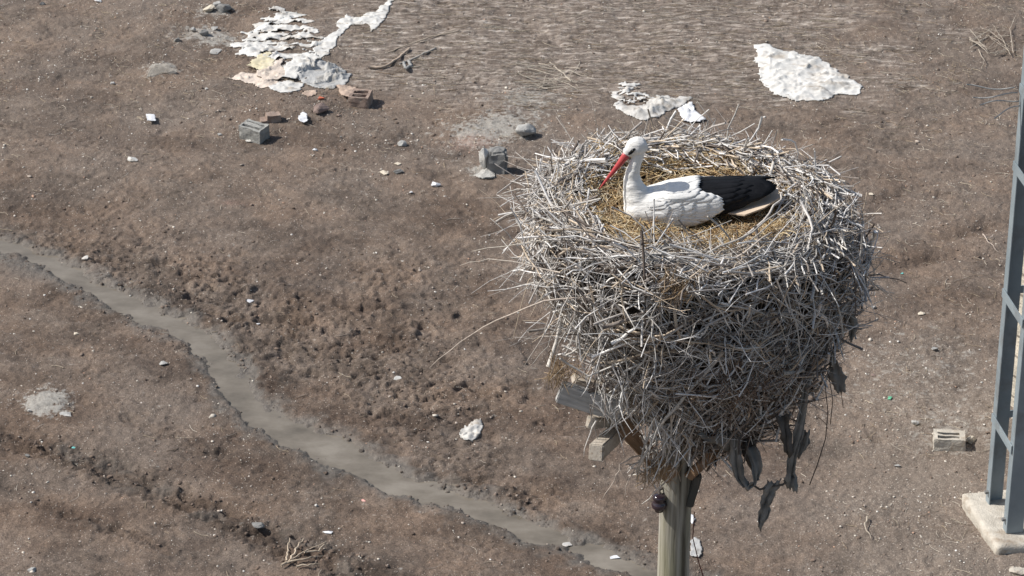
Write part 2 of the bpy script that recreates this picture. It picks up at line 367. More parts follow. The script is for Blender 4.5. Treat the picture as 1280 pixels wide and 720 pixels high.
cc = (np.array([[.15, .112, .088]])*(1-wetk)+np.array([[.10, .088, .077]])*wetk)*(.75+.7*RNG.uniform(0, 1, (k, 1)))
tag(chips('mud_clods', np.stack([gx_, gy_, HG(gx_, gy_)+sz*.1], -1), sz, cc, M_clod, .6, 2, .14), 'dark crumbly mud clods along the stream banks and ruts', 'mud clods', kind='stuff')
def dens_s(x, y, q):
    px, py, s, s2, no, ru, ea, stt = q
    return np.clip((.06+.4*ss(260, 80, py)+.8*stt+.3*ss(1000, 1200, px))*(.2+ss(-.1, .4, fbm(x, y, 1.1, 3, 321)))*ss(.0, .12, s), 0, 1)
gx_, gy_ = scatter(6000, dens_s); P_ = []; Rr = []; Cc = []
q_ = masks(gx_, gy_)[-1]
for x, y, z, sk in zip(gx_, gy_, HG(gx_, gy_), q_):
    a = random.gauss(0, .25) if random.random() < sk else random.uniform(0, math.pi); L = random.uniform(.02, .09)*(1+.8*sk); b = random.uniform(-.4, .4)
    d = np.array([math.cos(a), math.sin(a), 0]); e = np.array([-d[1], d[0], 0])
    P_.append([np.array([x, y, z+.006])+d*L*t_+e*L*b*t_*t_+np.array([0, 0, random.uniform(0, .008)]) for t_ in (-1, -.3, .4, 1)]); Rr.append(random.uniform(.0014, .003))
    Cc.append(np.array(random.choice([(.50, .43, .33), (.42, .34, .24), (.58, .52, .44), (.30, .22, .15)]))*random.uniform(.7, 1.1))
tag(tube_obj('straw_litter', P_, Rr, Cc, M_straw, sides=4), 'dry pale straw and grass stalks scattered over the soil', 'straw', kind='stuff')

# ------------------------------------------------------------------ stones, blocks, litter
def hull_rock(name, size, seed, npt=16, bev=.08, disp=.04, cuts=2):
    rn = random.Random(seed); bm = bmesh.new()
    for i in range(npt):
        v = Vector((rn.gauss(0, 1), rn.gauss(0, 1), rn.gauss(0, 1))).normalized()*rn.uniform(.85, 1.05)
        bm.verts.new((v.x*size[0], v.y*size[1], v.z*size[2]))
    r = bmesh.ops.convex_hull(bm, input=bm.verts); bmesh.ops.delete(bm, geom=[e for e in r['geom_interior'] if isinstance(e, bmesh.types.BMVert)], context='VERTS')
    s = min(size); bmesh.ops.bevel(bm, geom=bm.edges[:], offset=bev*s, segments=2, affect='EDGES', clamp_overlap=True)
    bmesh.ops.triangulate(bm, faces=bm.faces[:]); bmesh.ops.subdivide_edges(bm, edges=bm.edges[:], cuts=cuts, use_grid_fill=True)
    for v in bm.verts: v.co += v.co.normalized()*mnoise.fractal(v.co*(1.6/s)+Vector((seed, 0, 0)), 1, 2, 4)*disp*s*2
    me = bpy.data.meshes.new(name); bm.to_mesh(me); bm.free(); return me
M_grey = simple('grey_stone', (.30, .30, .29), (.46, .45, .43), 14, .9, .01, 70)
M_dgrey = simple('dark_grey_stone', (.17, .17, .165), (.27, .265, .255), 14, .9, .01, 70)
M_conc = simple('weathered_concrete', (.28, .275, .255), (.42, .41, .385), 16, .92, .012, 90, dirt=(.2, .165, .13), dsc=5)
M_padc = simple('pale_concrete', (.42, .385, .33), (.58, .54, .47), 9, .9, .014, 60, dirt=(.33, .27, .21), dsc=6)
M_brick = simple('old_red_brick', (.24, .175, .145), (.33, .255, .21), 18, .92, .01, 80, dirt=(.40, .34, .29), dsc=7)
M_dbrick = simple('dull_purple_brick', (.22, .165, .145), (.33, .25, .22), 18, .92, .01, 80)
M_plaster = simple('chalky_rubble', (.50, .49, .46), (.70, .69, .66), 22, .95, .012, 80, dirt=(.34, .31, .27), dsc=12)
M_cream = simple('cream_stone', (.52, .46, .37), (.68, .61, .50), 15, .9, .008, 60)
M_tan = simple('tan_brickwork', (.42, .32, .25), (.54, .42, .34), 15, .9, .008, 60)
def rock(name, px, py, wpx, hpx, mat, label, cat, seed, flat=.5, rot=0, sink=.25, dep=None, npt=16, disp=.04):
    g = gpt(px, py); dpt = g.y*cP+(CH-g.z)*sP; s = F/dpt
    a = wpx/2/s; b = (dep if dep else a*.8); c = max(.006, min(hpx/2/s, 1.2*a)) if flat is None else a*flat
    me = hull_rock(name, (a, b, c), seed, npt, disp=disp); o = link(name, me, mat, smooth=False); o.rotation_euler = (0, 0, rot)
    o.location = (g.x, g.y, g.z + c*(1-sink)*.8); tag(o, label, cat); return o

def boxrock(name, a, b, z0, z1, seed):
    rn = random.Random(seed); bm = bmesh.new()
    for sx in (-1, 1):
        for sy in (-1, 1):
            for z in (z0, z1): k_ = 1 if z == z0 else .82; bm.verts.new((sx*a*k_+rn.uniform(-.015, .015), sy*b*k_+rn.uniform(-.015, .015), z+rn.uniform(-.05, .0)*(z > 0)))
    bm.verts.new((.02, .02, z1+.02)); bmesh.ops.convex_hull(bm, input=bm.verts); bmesh.ops.bevel(bm, geom=bm.edges[:], offset=.025, segments=2, affect='EDGES', clamp_overlap=True)
    bmesh.ops.triangulate(bm, faces=bm.faces[:]); bmesh.ops.subdivide_edges(bm, edges=[e for e in bm.edges if e.calc_length() > .04], cuts=3); bmesh.ops.triangulate(bm, faces=bm.faces[:])
    for v in bm.verts: v.co += Vector(mnoise.noise_vector(v.co*11+Vector((seed, 0, 0))))*.022
    me = bpy.data.meshes.new(name); bm.to_mesh(me); bm.free(); return me
def cellblock(name, xs_, ys_, zs_, filled, bev=.006, disp=.006, seed=0):
    bm = bmesh.new(); vd = {}
    def V_(i, j, k_):
        if (i, j, k_) not in vd: vd[(i, j, k_)] = bm.verts.new((xs_[i], ys_[j], zs_[k_]))
        return vd[(i, j, k_)]
    nx_, ny_, nz_ = len(xs_)-1, len(ys_)-1, len(zs_)-1
    fl = lambda i, j, k_: 0 <= i < nx_ and 0 <= j < ny_ and 0 <= k_ < nz_ and filled(i, j, k_)
    for i in range(nx_):
        for j in range(ny_):
            for k_ in range(nz_):
                if not fl(i, j, k_): continue
                if not fl(i-1, j, k_): bm.faces.new([V_(i, j, k_), V_(i, j, k_+1), V_(i, j+1, k_+1), V_(i, j+1, k_)])
                if not fl(i+1, j, k_): bm.faces.new([V_(i+1, j, k_), V_(i+1, j+1, k_), V_(i+1, j+1, k_+1), V_(i+1, j, k_+1)])
                if not fl(i, j-1, k_): bm.faces.new([V_(i, j, k_), V_(i+1, j, k_), V_(i+1, j, k_+1), V_(i, j, k_+1)])
                if not fl(i, j+1, k_): bm.faces.new([V_(i, j+1, k_), V_(i, j+1, k_+1), V_(i+1, j+1, k_+1), V_(i+1, j+1, k_)])
                if not fl(i, j, k_-1): bm.faces.new([V_(i, j, k_), V_(i, j+1, k_), V_(i+1, j+1, k_), V_(i+1, j, k_)])
                if not fl(i, j, k_+1): bm.faces.new([V_(i, j, k_+1), V_(i+1, j, k_+1), V_(i+1, j+1, k_+1), V_(i, j+1, k_+1)])
    sharp = [e for e in bm.edges if len(e.link_faces) == 2 and e.calc_face_angle(0) > .5]
    bmesh.ops.bevel(bm, geom=sharp, offset=bev, segments=2, affect='EDGES', clamp_overlap=True)
    bmesh.ops.triangulate(bm, faces=bm.faces[:])
    bmesh.ops.subdivide_edges(bm, edges=[e for e in bm.edges if e.calc_length() > .03], cuts=2)
    bmesh.ops.triangulate(bm, faces=bm.faces[:])
    for v in bm.verts: v.co += Vector(mnoise.noise_vector(v.co*14+Vector((seed*3.1, 0, 0))))*disp
    me = bpy.data.meshes.new(name); bm.to_mesh(me); bm.free(); return me
def place(o, px, py, rz=0, rx=0, ry=0, dz=0):
    g = gpt(px, py); o.location = (g.x, g.y, g.z+dz); o.rotation_euler = (rx, ry, rz); return o
# grey hollow block with two long slots
w3 = [-.17, -.14, .14, .17]
me = cellblock('hollow_block', [-.155, -.13, -.095, .01, .035, .13, .155], [-.11, -.075, -.03, -.005, .03, .06, .11][:7], [0, .10, .21],
               lambda i, j, k_: not (k_ == 1 and j in (1, 4) and 1 <= i <= 4 and i != 3 or (k_ == 1 and j in (1, 4) and i == 3)), .018, .014, 1)
o = place(link('concrete_block', me, simple('slate_grey_block', (.24, .238, .225), (.38, .375, .35), 16, .92, .01, 80), smooth=False), 318, 173, R(-30), R(4), R(3), -.02)
tag(o, 'dark grey hollow concrete block with slots on its top, on the soil at upper left', 'block')
me = cellblock('broken_block', [-.15, -.11, -.03, .0, .09, .15], [-.13, -.095, .095, .13][:4], [0, .08, .17],
               lambda i, j, k_: not (k_ == 1 and j == 1 and i in (1, 3)), .014, .012, 2)
o = place(link('broken_brick', me, M_brick, smooth=False), 451, 130, R(80), 0, 0, -.02)
tag(o, 'brownish hollow brick with two open cells beside the pale slabs', 'brick')
me = cellblock('hollow_brick', [-.16, -.125, .10, .16], [-.11, -.075, -.03, .0, .05, .11], [0, .05, .14],
               lambda i, j, k_: not (k_ == 1 and j in (1, 3) and i == 1), .014, .010, 3)
o = place(link('hollow_brick', me, M_padc, smooth=False), 1186, 556, R(-6), 0, 0, -.02)
tag(o, 'pale slotted brick half buried on the gravel left of the steel tower', 'brick')
me = cellblock('brick_shard', [-.13, -.05, .06, .13], [-.07, 0, .07], [0, .05, .11], lambda i, j, k_: not (k_ == 1 and i == 0), .014, .012, 4)
tag(place(link('brick_piece', me, M_brick, smooth=False), 338, 151, R(14), 0, 0, -.015), 'reddish brown brick piece lying just behind the dark grey hollow block', 'brick')
rock('brick_lump', 403, 141, 27, 20, M_dbrick, 'purplish angular brick lump right of the white crumpled paper', 'brick', 11, .62, .4, .1, npt=10)
rock('stone', 656, 168, 31, 22, M_grey, 'smooth rounded grey boulder beside the pale rubble patch', 'stone', 12, .62, 0, .2, npt=26, disp=.03)
M_mort0 = simple('mortar_slop', (.36, .35, .325), (.52, .51, .48), 26, .95, .02, 70)
# concrete stump with a pale knob
g = gpt(622, 213); st = empty('concrete_stump', g); tag(st, 'upright grey concrete stump with a pale knob standing left of the nest', 'concrete stump')
me = boxrock('block', .135, .12, -.06, .30, 23)
b_ = link('block', me, M_dgrey, st, smooth=False); b_.matrix_parent_inverse = Matrix.Identity(4)
b_ = link('knob', hull_rock('knob', (.07, .08, .16), 17, 22), M_plaster, st, smooth=False); b_.matrix_parent_inverse = Matrix.Identity(4); b_.location = (-.165, -.02, .17)
b_ = link('footing', hull_rock('footing', (.22, .19, .07), 18, 12, disp=.25), M_mort0, st, smooth=False); b_.matrix_parent_inverse = Matrix.Identity(4); b_.location = (-.13, -.08, .0)
# named single stones and scraps : (name, px,py,w,h,mat,label,cat,flat)
M_white = simple('white_plastic', (.62, .63, .66), (.82, .82, .83), 12, .5, .006, 30)
M_dirtyw = simple('dirty_white_plastic', (.42, .405, .375), (.62, .605, .58), 9, .6, .008, 30, dirt=(.36, .32, .27), dsc=7)
M_pinkp = simple('pink_plastic', (.55, .25, .22), (.68, .38, .33), 12, .5, .0, 30)
M_orange = simple('orange_red_scrap', (.50, .12, .06), (.62, .2, .12), 12, .6, .0, 30)
M_green = simple('green_scrap', (.10, .36, .22), (.16, .50, .30), 12, .5, .0, 30)
M_teal = simple('turquoise_scrap', (.12, .42, .42), (.2, .55, .5), 12, .5, .0, 30)
M_mort = simple('dried_mortar', (.36, .32, .275), (.52, .475, .41), 20, .95, .02, 70)
L_ = [
 ('stone', 262, 14, 20, 9, M_cream, 'rounded cream stone at the left end of the top rubble heap', 'stone', .5),
 ('stone', 280, 15, 24, 16, M_dgrey, 'dark grey stone on the right of the topmost rubble heap', 'stone', .6),
 ('stone', 272, 8, 13, 9, M_grey, 'small grey stone behind the dark stone of the top heap', 'stone', .8),
 ('stone', 242, 40, 9, 10, M_grey, 'small upright grey stone at the back of the grey ash patch', 'stone', 1.0),
 ('stone', 255, 44, 15, 12, M_dgrey, 'dark pointed stone in the middle of the grey ash patch', 'stone', .7),
 ('stone', 269, 37, 11, 6, M_grey, 'flat grey pebble on the right of the grey ash patch', 'stone', .5),
 ('stone', 222, 52, 12, 8, M_dgrey, 'lone dark stone just left of the grey ash patch', 'stone', .6),
 ('slate_slab', 271, 66, 23, 7, M_grey, 'thin tilted grey slab between the ash patch and white sheets', 'slab', .22),
 ('rubble_mound', 203, 92, 42, 18, M_mort, 'pale pointed mound of set mortar at upper left', 'mortar', .75),
 ('stone', 166, 200, 17, 7, M_plaster, 'flat whitish stone with a dark edge below the white paper', 'stone', .28),
 ('stone', 503, 182, 15, 9, M_grey, 'oval grey pebble right of centre above two scraps', 'stone', .55),
 ('stone', 498, 216, 15, 7, M_dgrey, 'dark flat stone just below the small white shard', 'stone', .4),
 ('pottery_shard', 498, 206, 13, 5, M_cream, 'small cream shard lying above the dark flat stone', 'shard', .25),
 ('stone', 423, 146, 9, 6, M_brick, 'small brown stone between the brick lump and hollow brick', 'stone', .5),
 ('stone', 480, 217, 14, 5, M_cream, 'cream sliver left of the dark flat stone', 'stone', .3),
 ('stone', 275, 169, 7, 6, M_grey, 'tiny grey pebble left of the hollow block', 'stone', .6),
 ('stone', 313, 177, 14, 5, M_plaster, 'flat pale chip tucked under the hollow block front', 'stone', .3),
 ('stone', 497, 475, 15, 11, M_plaster, 'white chalky lump above the stream bend', 'stone', .4),
 ('stone', 37, 515, 7, 6, M_plaster, 'little white pebble at the foot of the chalk heap', 'stone', .7),
 ('tile_piece', 83, 519, 20, 12, M_grey, 'square grey tile piece beside the chalk heap', 'tile', .16),
 ('stone', 1214, 552, 20, 14, M_cream, 'crumbled pale stone between the slotted brick and the tower', 'stone', .5),
 ('stone', 1144, 530, 12, 14, M_plaster, 'white lump on the gravel left of the slotted brick', 'stone', .75),
 ('stone', 1272, 714, 26, 10, M_padc, 'flat pale slab at the bottom right corner', 'slab', .2),
 ('stone', 40, 714, 14, 8, M_grey, 'smooth grey stone at the bottom left edge', 'stone', .5),
 ('stone', 323, 660, 20, 11, M_dgrey, 'dark stone sunk in the muddy rut', 'stone', .6),
 ('stone', 35, 571, 9, 7, M_dgrey, 'small dark stone at the left end of the rut', 'stone', .7),
 ('stone', 53, 6, 11, 8, M_dgrey, 'dark stone at the top left edge of the yard', 'stone', .6),
 ('stone', 95, 418, 8, 4, M_cream, 'tiny pale pebble on the flat soil left of the stream bend', 'stone', .4),
 ('stone', 205, 455, 14, 5, M_grey, 'thin grey flake on the soil left of the stream', 'stone', .3),
 ('plastic_scrap', 410, 665, 15, 7, M_white, 'white plastic sliver above the dead twigs at the bottom', 'plastic scrap', .2),
 ('plastic_scrap', 455, 626, 8, 5, M_pinkp, 'small pink scrap south of the stream', 'plastic scrap', .3),
 ('plastic_scrap', 396, 633, 8, 9, M_dirtyw, 'small white curl on the soil left of the pink scrap', 'plastic scrap', .5),
 ('plastic_scrap', 544, 232, 16, 11, M_white, 'crumpled white plastic scrap left of the concrete stump', 'plastic scrap', .45),
 ('plastic_scrap', 514, 241, 5, 4, M_white, 'tiny white bottle cap below the cream slivers', 'bottle cap', .5),
 ('plastic_scrap', 394, 188, 8, 6, M_white, 'tiny white crumple below the white crumpled paper', 'plastic scrap', .5),
 ('plastic_scrap', 401, 124, 13, 8, M_orange, 'orange red scrap just behind the purplish brick lump', 'plastic scrap', .3),
 ('plastic_scrap', 1111, 498, 11, 3, M_green, 'green strip on the gravel right of the nest', 'plastic scrap', .2),
 ('plastic_scrap', 1127, 342, 6, 4, M_teal, 'turquoise scrap on the soil right of the nest', 'plastic scrap', .3),
 ('plastic_scrap', 92, 560, 6, 4, M_teal, 'turquoise speck above the rut at lower left', 'plastic scrap', .3),
 ('plastic_scrap', 312, 377, 11, 5, M_white, 'white scrap on bare soil above the stream', 'plastic scrap', .3),
 ('plastic_scrap', 323, 405, 6, 4, M_white, 'white crumb just below the white scrap above the stream', 'plastic scrap', .4),
 ('plastic_scrap', 709, 683, 15, 8, M_dirtyw, 'whitish scrap lying in the narrow end of the stream', 'plastic scrap', .3),
 ('plastic_scrap', 768, 702, 15, 5, M_white, 'white sliver in the stream near the pole', 'plastic scrap', .25),
 ('plastic_scrap', 106, 323, 14, 7, M_dirtyw, 'whitish scrap on the soil above the upper stream', 'plastic scrap', .3),
 ('stone', 1089, 244, 8, 6, M_cream, 'small pale stone on the open soil right of the nest', 'stone', .5),
 ('stone', 1152, 393, 12, 5, M_cream, 'flat cream stone high on the gravel right of the nest', 'stone', .35),
 ('stone', 1168, 437, 10, 6, M_grey, 'small grey stone in the middle of the right gravel', 'stone', .5),
 ('stone', 1092, 385, 8, 6, M_grey, 'round grey pebble close to the right side of the nest', 'stone', .6),
 ('stone', 1092, 470, 7, 5, M_dbrick, 'brown pebble on the soil below the right edge of the nest', 'stone', .6),
 ('plastic_scrap', 1121, 583, 10, 9, M_grey, 'bluish grey crumple below the white lump on the gravel', 'plastic scrap', .3),
 ('stone', 141, 106, 7, 8, M_plaster, 'small whitish cube of stone at upper left', 'stone', .8),
 ('stone', 258, 112, 6, 5, M_plaster, 'tiny white pebble right of the mortar mound', 'stone', .6),
 ('plastic_scrap', 123, 2, 14, 7, M_white, 'white scrap at the very top left edge', 'plastic scrap', .3),
]
for i, (nm, px, py, wp, hp, mt, lb, ct, fl) in enumerate(L_):
    wet_ = py > 675 and 690 < px < 790
    o = rock(nm, px, py, wp, hp, mt, lb, ct, 100+i, fl, random.uniform(-.6, .6) if nm not in ('rubble_mound', 'slate_slab') else .1, .2, npt=9 if 'plastic' in nm or 'tile' in nm else 14, disp=.07)
    if wet_: o.location.z = WATER_Z+.012
    if nm == 'rubble_mound': o.location.z -= .13

# ------------------------------------------------------------------ sheets and bags
def sheet(name, poly, mat, label, cat, folds=.03, ragged=.04, seed=0, parent=None, res=.016, lift=.012, hole=0.0, hscale=(2, 9), puff=0.0, fdir=0.3):
    W = np.array([[gp(a, b).x, gp(a, b).y] for a, b in poly])
    x0, y0 = W.min(0)-.1; x1, y1 = W.max(0)+.1
    gx = np.arange(x0, x1, res); gy = np.arange(y0, y1, res*1.3); XX, YY = np.meshgrid(gx, gy)
    inside = np.zeros(XX.shape, bool); dist = np.full(XX.shape, 1e9); n_ = len(W)
    for i in range(n_):
        (ax, ay), (bx, by) = W[i], W[(i+1) % n_]
        c = ((ay > YY) != (by > YY)) & (XX < (bx-ax)*(YY-ay)/(by-ay+1e-12)+ax); inside ^= c
        t = np.clip(((XX-ax)*(bx-ax)+(YY-ay)*(by-ay))/((bx-ax)**2+(by-ay)**2), 0, 1); dist = np.minimum(dist, np.hypot(XX-ax-t*(bx-ax), YY-ay-t*(by-ay)))
    sdv = np.where(inside, dist, -dist)+ragged*fbm(XX, YY*2.2, 2.4, 3, seed)
    keep = sdv > 0
    if hole: keep &= fbm(XX, YY, 1, 1, 0)*0+fbm(XX*hscale[0], YY*hscale[1], 1.0, 4, seed+5) > (hole-1.0)
    ca, sa = math.cos(fdir), math.sin(fdir); U = XX*ca+YY*sa; V_ = -XX*sa+YY*ca
    wr = 1-np.abs(fbm(U*.6, V_*1.9, 2.6, 4, seed+9)); ed = ss(0, .16, sdv)
    Z = HG(XX, YY)*1.0+lift+folds*.62*(1.3*np.clip(wr, 0, 1)**7+.4*np.clip(fbm(XX, YY, 1.6, 2, seed+4), -.5, 1))*ed+.08*folds*fbm(XX, YY, 9, 2, seed+3)*ed+puff*ss(0, .3, sdv)
    Z = np.maximum(Z, HG(XX, YY)+.006)
    id_ = np.arange(XX.size).reshape(XX.shape); kf = keep[:-1, :-1] & keep[1:, :-1] & keep[:-1, 1:] & keep[1:, 1:]
    Fc = np.stack([id_[:-1, :-1], id_[:-1, 1:], id_[1:, 1:], id_[1:, :-1]], -1)[kf]
    used = np.unique(Fc); mp = np.full(XX.size, -1); mp[used] = np.arange(len(used))
    VV = np.stack([XX, YY, Z], -1).reshape(-1, 3)[used]
    o = link(name, npmesh(name, VV, mp[Fc]), mat, parent); center(o)
    md = o.modifiers.new('thickness', 'SOLIDIFY'); md.thickness = .0025; md.offset = -1
    return tag(o, label, cat)
M_sheetw = simple('white_sheeting', (.54, .53, .505), (.72, .71, .68), 5, .5, .014, 7, dirt=(.40, .36, .31), dsc=4, stretch=(.7, 1.6, 1))
M_sheetc = simple('creamy_sheeting', (.54, .46, .39), (.68, .60, .53), 6, .65, .03, 9, dirt=(.5, .42, .35), dsc=6)
M_sheetg = simple('grey_sheeting', (.36, .36, .355), (.50, .50, .49), 6, .5, .03, 9, dirt=(.3, .28, .25), dsc=6)
M_yellow = simple('yellow_scrap', (.56, .50, .33), (.66, .60, .45), 12, .5, 0, 30)
sheet('plastic_sheet', [(286, 61), (300, 45), (325, 22), (345, 6), (372, 18), (392, 36), (402, 52), (392, 72), (360, 82), (332, 88), (312, 78)], M_sheetw,
      'torn streaky white plastic sheet, largest of the white litter at upper left', 'plastic sheet', .05, .16, 31, hole=.70, hscale=(2.2, 7))
sheet('plastic_sheet', [(390, 66), (406, 50), (420, 42), (420, 30), (432, 21), (446, 24), (470, 18), (486, 5), (494, 4), (486, 18), (474, 38), (464, 44), (458, 32), (440, 36), (425, 50), (412, 70), (400, 78)], M_sheetw,
      'narrow bright white plastic strip running up to the right', 'plastic sheet', .04, .03, 33)
sheet('plastic_sheet', [(288, 98), (298, 90), (318, 94), (340, 96), (352, 104), (342, 112), (322, 110), (304, 105)], M_sheetc,
      'creamy pink crumpled sheet at the lower left of the white litter', 'plastic sheet', .05, .05, 35)
sheet('plastic_sheet', [(330, 112), (346, 102), (366, 100), (380, 104), (372, 116), (352, 119)], M_sheetw,
      'small bright white sheet between the creamy sheet and the brown stones', 'plastic sheet', .05, .05, 36)
sheet('plastic_sheet', [(352, 86), (372, 76), (394, 74), (418, 80), (440, 90), (434, 102), (415, 112), (398, 110), (378, 102), (362, 96)], M_sheetg,
      'grey plastic sheet with lifted fold left of the hollow brick', 'plastic sheet', .10, .05, 37, fdir=.5)
sheet('plastic_sheet', [(350, 90), (368, 78), (396, 72), (404, 78), (384, 88), (372, 100), (356, 100)], M_sheetw,
      'white folded sheet edge lying over the grey sheet', 'plastic sheet', .07, .05, 38, lift=.05)
sheet('plastic_bag', [(308, 86), (320, 74), (336, 72), (344, 84), (336, 92), (320, 92)], M_yellow, 'pale yellow bag on the middle of the white litter', 'plastic bag', .05, .06, 39, lift=.04)
sheet('plastic_bag', [(318, 96), (334, 82), (352, 80), (360, 92), (350, 102), (330, 104)], M_sheetc, 'cream crumpled bag just below the yellow bag', 'plastic bag', .06, .06, 40, lift=.035)
sheet('plastic_sheet', [(942, 61), (962, 60), (980, 68), (1012, 70), (1032, 78), (1048, 90), (1062, 95), (1078, 110), (1072, 117), (1048, 116), (1035, 122), (1015, 126), (985, 124), (968, 118), (952, 104), (945, 84)], M_sheetw,
      'bright white plastic sheet lying alone at upper right', 'plastic sheet', .045, .05, 41, puff=.03)
sheet('plastic_bag', [(762, 115), (772, 140), (790, 152), (808, 155), (828, 147), (856, 136), (868, 126), (866, 122), (845, 124), (826, 122), (812, 130), (800, 138), (784, 136), (772, 118)], M_dirtyw,
      'half buried dirty white sack behind the nest', 'sack', .07, .06, 43, puff=.04)
sheet('plastic_sheet', [(763, 112), (780, 104), (800, 108), (812, 122), (822, 124), (812, 134), (792, 142), (776, 134)], M_sheetw,
      'torn white netting scraps on the left of the dirty sack', 'plastic sheet', .05, .12, 44, hole=.97, hscale=(5, 14))
sheet('plastic_bag', [(848, 140), (862, 134), (880, 150), (878, 156), (866, 156), (852, 152)], M_white, 'small white crumpled bag right of the dirty sack', 'plastic bag', .08, .05, 45, lift=.03)
sheet('brick_shard', [(418, 110), (434, 107), (446, 108), (444, 124), (430, 122)], M_tan, 'tan flat shard leaning against the left side of the hollow brick', 'brick shard', .03, .02, 46, lift=.05, res=.012)
sheet('brick_shard', [(378, 118), (384, 113), (397, 112), (396, 117), (386, 121)], M_tan, 'small tan flake below the grey sheet', 'brick shard', .02, .02, 47, res=.012)
sheet('plastic_bag', [(573, 541), (580, 532), (594, 526), (601, 522), (605, 533), (601, 543), (590, 551), (580, 552)], M_dirtyw,
      'crumpled oval off white bag lying alone below the centre', 'plastic bag', .03, .012, 48, puff=.05, res=.010)
sheet('paper', [(182, 148), (194, 148), (196, 157), (184, 158)], M_white, 'small bright white square of paper at upper left', 'paper', .01, .005, 49, lift=.05, res=.010)
sheet('paper', [(371, 153), (378, 144), (383, 146), (387, 154), (380, 158), (374, 156)], M_white, 'white crumpled paper between the hollow block and the brick lump', 'paper', .05, .02, 50, lift=.05, res=.010)
sheet('plastic_bag', [(861, 678), (868, 674), (876, 678), (878, 690), (873, 699), (864, 696)], M_sheetg, 'white crumpled bag on the ground right of the pole foot', 'plastic bag', .05, .02, 51, lift=.02, res=.010)
sheet('plastic_bag', [(860, 646), (867, 646), (871, 653), (866, 660), (860, 656)], M_white, 'small white crumple on the ground beside the pole', 'plastic bag', .04, .02, 52, lift=.02, res=.010)

# twisted dirty rope scrap, dead twigs
def gpath(pts, lift=.02, jit=.01, sub=5):
    out = []
    P = [gpt(a, b) for a, b in pts]
    for a, b in zip(P[:-1], P[1:]):
        for k_ in range(sub): 
            q = a.lerp(b, k_/sub); out.append([q.x+random.uniform(-jit, jit), q.y+random.uniform(-jit, jit), q.z+lift+random.uniform(0, jit)])
    out.append([P[-1].x, P[-1].y, P[-1].z+lift]); return np.array(out)
M_rag = vcol('rag_fibre', .9, 20, .2, .4, .004)
o = tube_obj('rope', [gpath(a) for a in [[(462, 86), (480, 86), (500, 74), (512, 62)], [(500, 82), (520, 74), (545, 62)], [(504, 80), (508, 88), (514, 84), (510, 78)], [(480, 70), (510, 58), (540, 48), (575, 40)]]],
             [.018, .014, .022, .008], [(.42, .34, .27), (.40, .37, .33), (.3, .3, .29), (.45, .38, .3)], M_rag, sides=6)
tag(center(o), 'twisted dirty rope and rag scraps above the hollow brick', 'rope')
def twig_clump(name, lines, rad, col, label, lift=.03, cat='twigs'):
    P_ = []; Rr = []; Cc = []
    for ln in lines:
        p_ = gpath(ln, lift, .012); P_.append(p_); Rr.append(np.linspace(rad, rad*.35, len(p_))); Cc.append(np.array(col)*random.uniform(.8, 1.15))
    return tag(center(tube_obj(name, P_, Rr, Cc, M_straw, sides=5)), label, cat)
twig_clump('dead_twigs', [[(352, 710), (366, 702), (388, 690), (408, 680)], [(358, 705), (360, 690), (362, 676)], [(364, 703), (372, 688), (380, 676)], [(356, 708), (384, 702), (404, 698)], [(370, 712), (388, 710), (400, 708)], [(380, 695), (398, 692), (410, 682)]], .012, (.50, .41, .31), 'dry forked twigs lying at the bottom edge left of centre')
twig_clump('dead_weeds', [[(1212, 40+random.uniform(0, 35)), (1235, 50+random.uniform(-8, 20)), (1262, 58+random.uniform(-20, 15))] for _ in range(9)]+[[(1262, 72), (1252, 50), (1240, 34)], [(1266, 70), (1262, 40), (1270, 22)], [(1240, 70), (1256, 66), (1276, 68)], [(1244, 74), (1262, 62), (1278, 60)], [(1222, 66), (1230, 80), (1226, 90)]], .006, (.46, .40, .33), 'dry tangled weeds on the ground behind the steel tower', .04)
twig_clump('dead_weeds', [[(640+random.uniform(0, 90), 80+random.uniform(0, 35)), (655+random.uniform(0, 100), 80+random.uniform(0, 35))] for _ in range(26)], .006, (.52, .46, .38), 'tangle of dry stalks behind the nest left of the dirty sack', .03)
twig_clump('dead_twigs', [[(1228, 296), (1236, 306), (1248, 318)], [(1238, 300), (1242, 296)]], .007, (.5, .42, .36), 'single thin twig leaning toward the tower leg')
twig_clump('dead_twigs', [[(1083, 650), (1081, 662), (1088, 676)]], .008, (.6, .52, .42), 'thin curved pale twig on the soil at lower right')
twig_clump('dead_twigs', [[(985, 222), (1020, 210), (1035, 190)], [(1000, 205), (1030, 206), (1068, 182)]], .006, (.45, .38, .32), 'thin dry stalks on the ground right behind the nest')

# ------------------------------------------------------------------ steel tower on its pad
M_steel = simple('blue_grey_paint', (.19, .23, .255), (.26, .305, .33), 3, .45, .002, 30, spec=.5, dirt=(.16, .17, .175), dsc=2.5)
A = gp(1232, 622, .16); B = gp(1258, 664, .16); A.z = B.z = 0
ux = (A-B).normalized(); vx = Vector((-ux.y, ux.x, 0)); vx = vx if vx.x > 0 else -vx   # ux runs away along the left face, vx to the right
TW = (A-B).length
base = Vector((B.x, B.y, 0)); G0 = H1(base)
def frame(o_, a, b, z): return o_+ux*a+vx*b+Vector((0, 0, z))
def orient_box(a0, a1, b0, b1, z0, z1, o_=None):
    o_ = o_ or base; vs = [frame(o_, a, b, z) for z in (z0, z1) for a, b in ((a0, b0), (a0, b1), (a1, b1), (a1, b0))]
    return vs, [(0, 3, 2, 1), (4, 5, 6, 7), (0, 1, 5, 4), (1, 2, 6, 5), (2, 3, 7, 6), (3, 0, 4, 7)]
def fixn(me):
    bm = bmesh.new(); bm.from_mesh(me); bmesh.ops.recalc_face_normals(bm, faces=bm.faces[:]); bm.to_mesh(me); bm.free(); return me
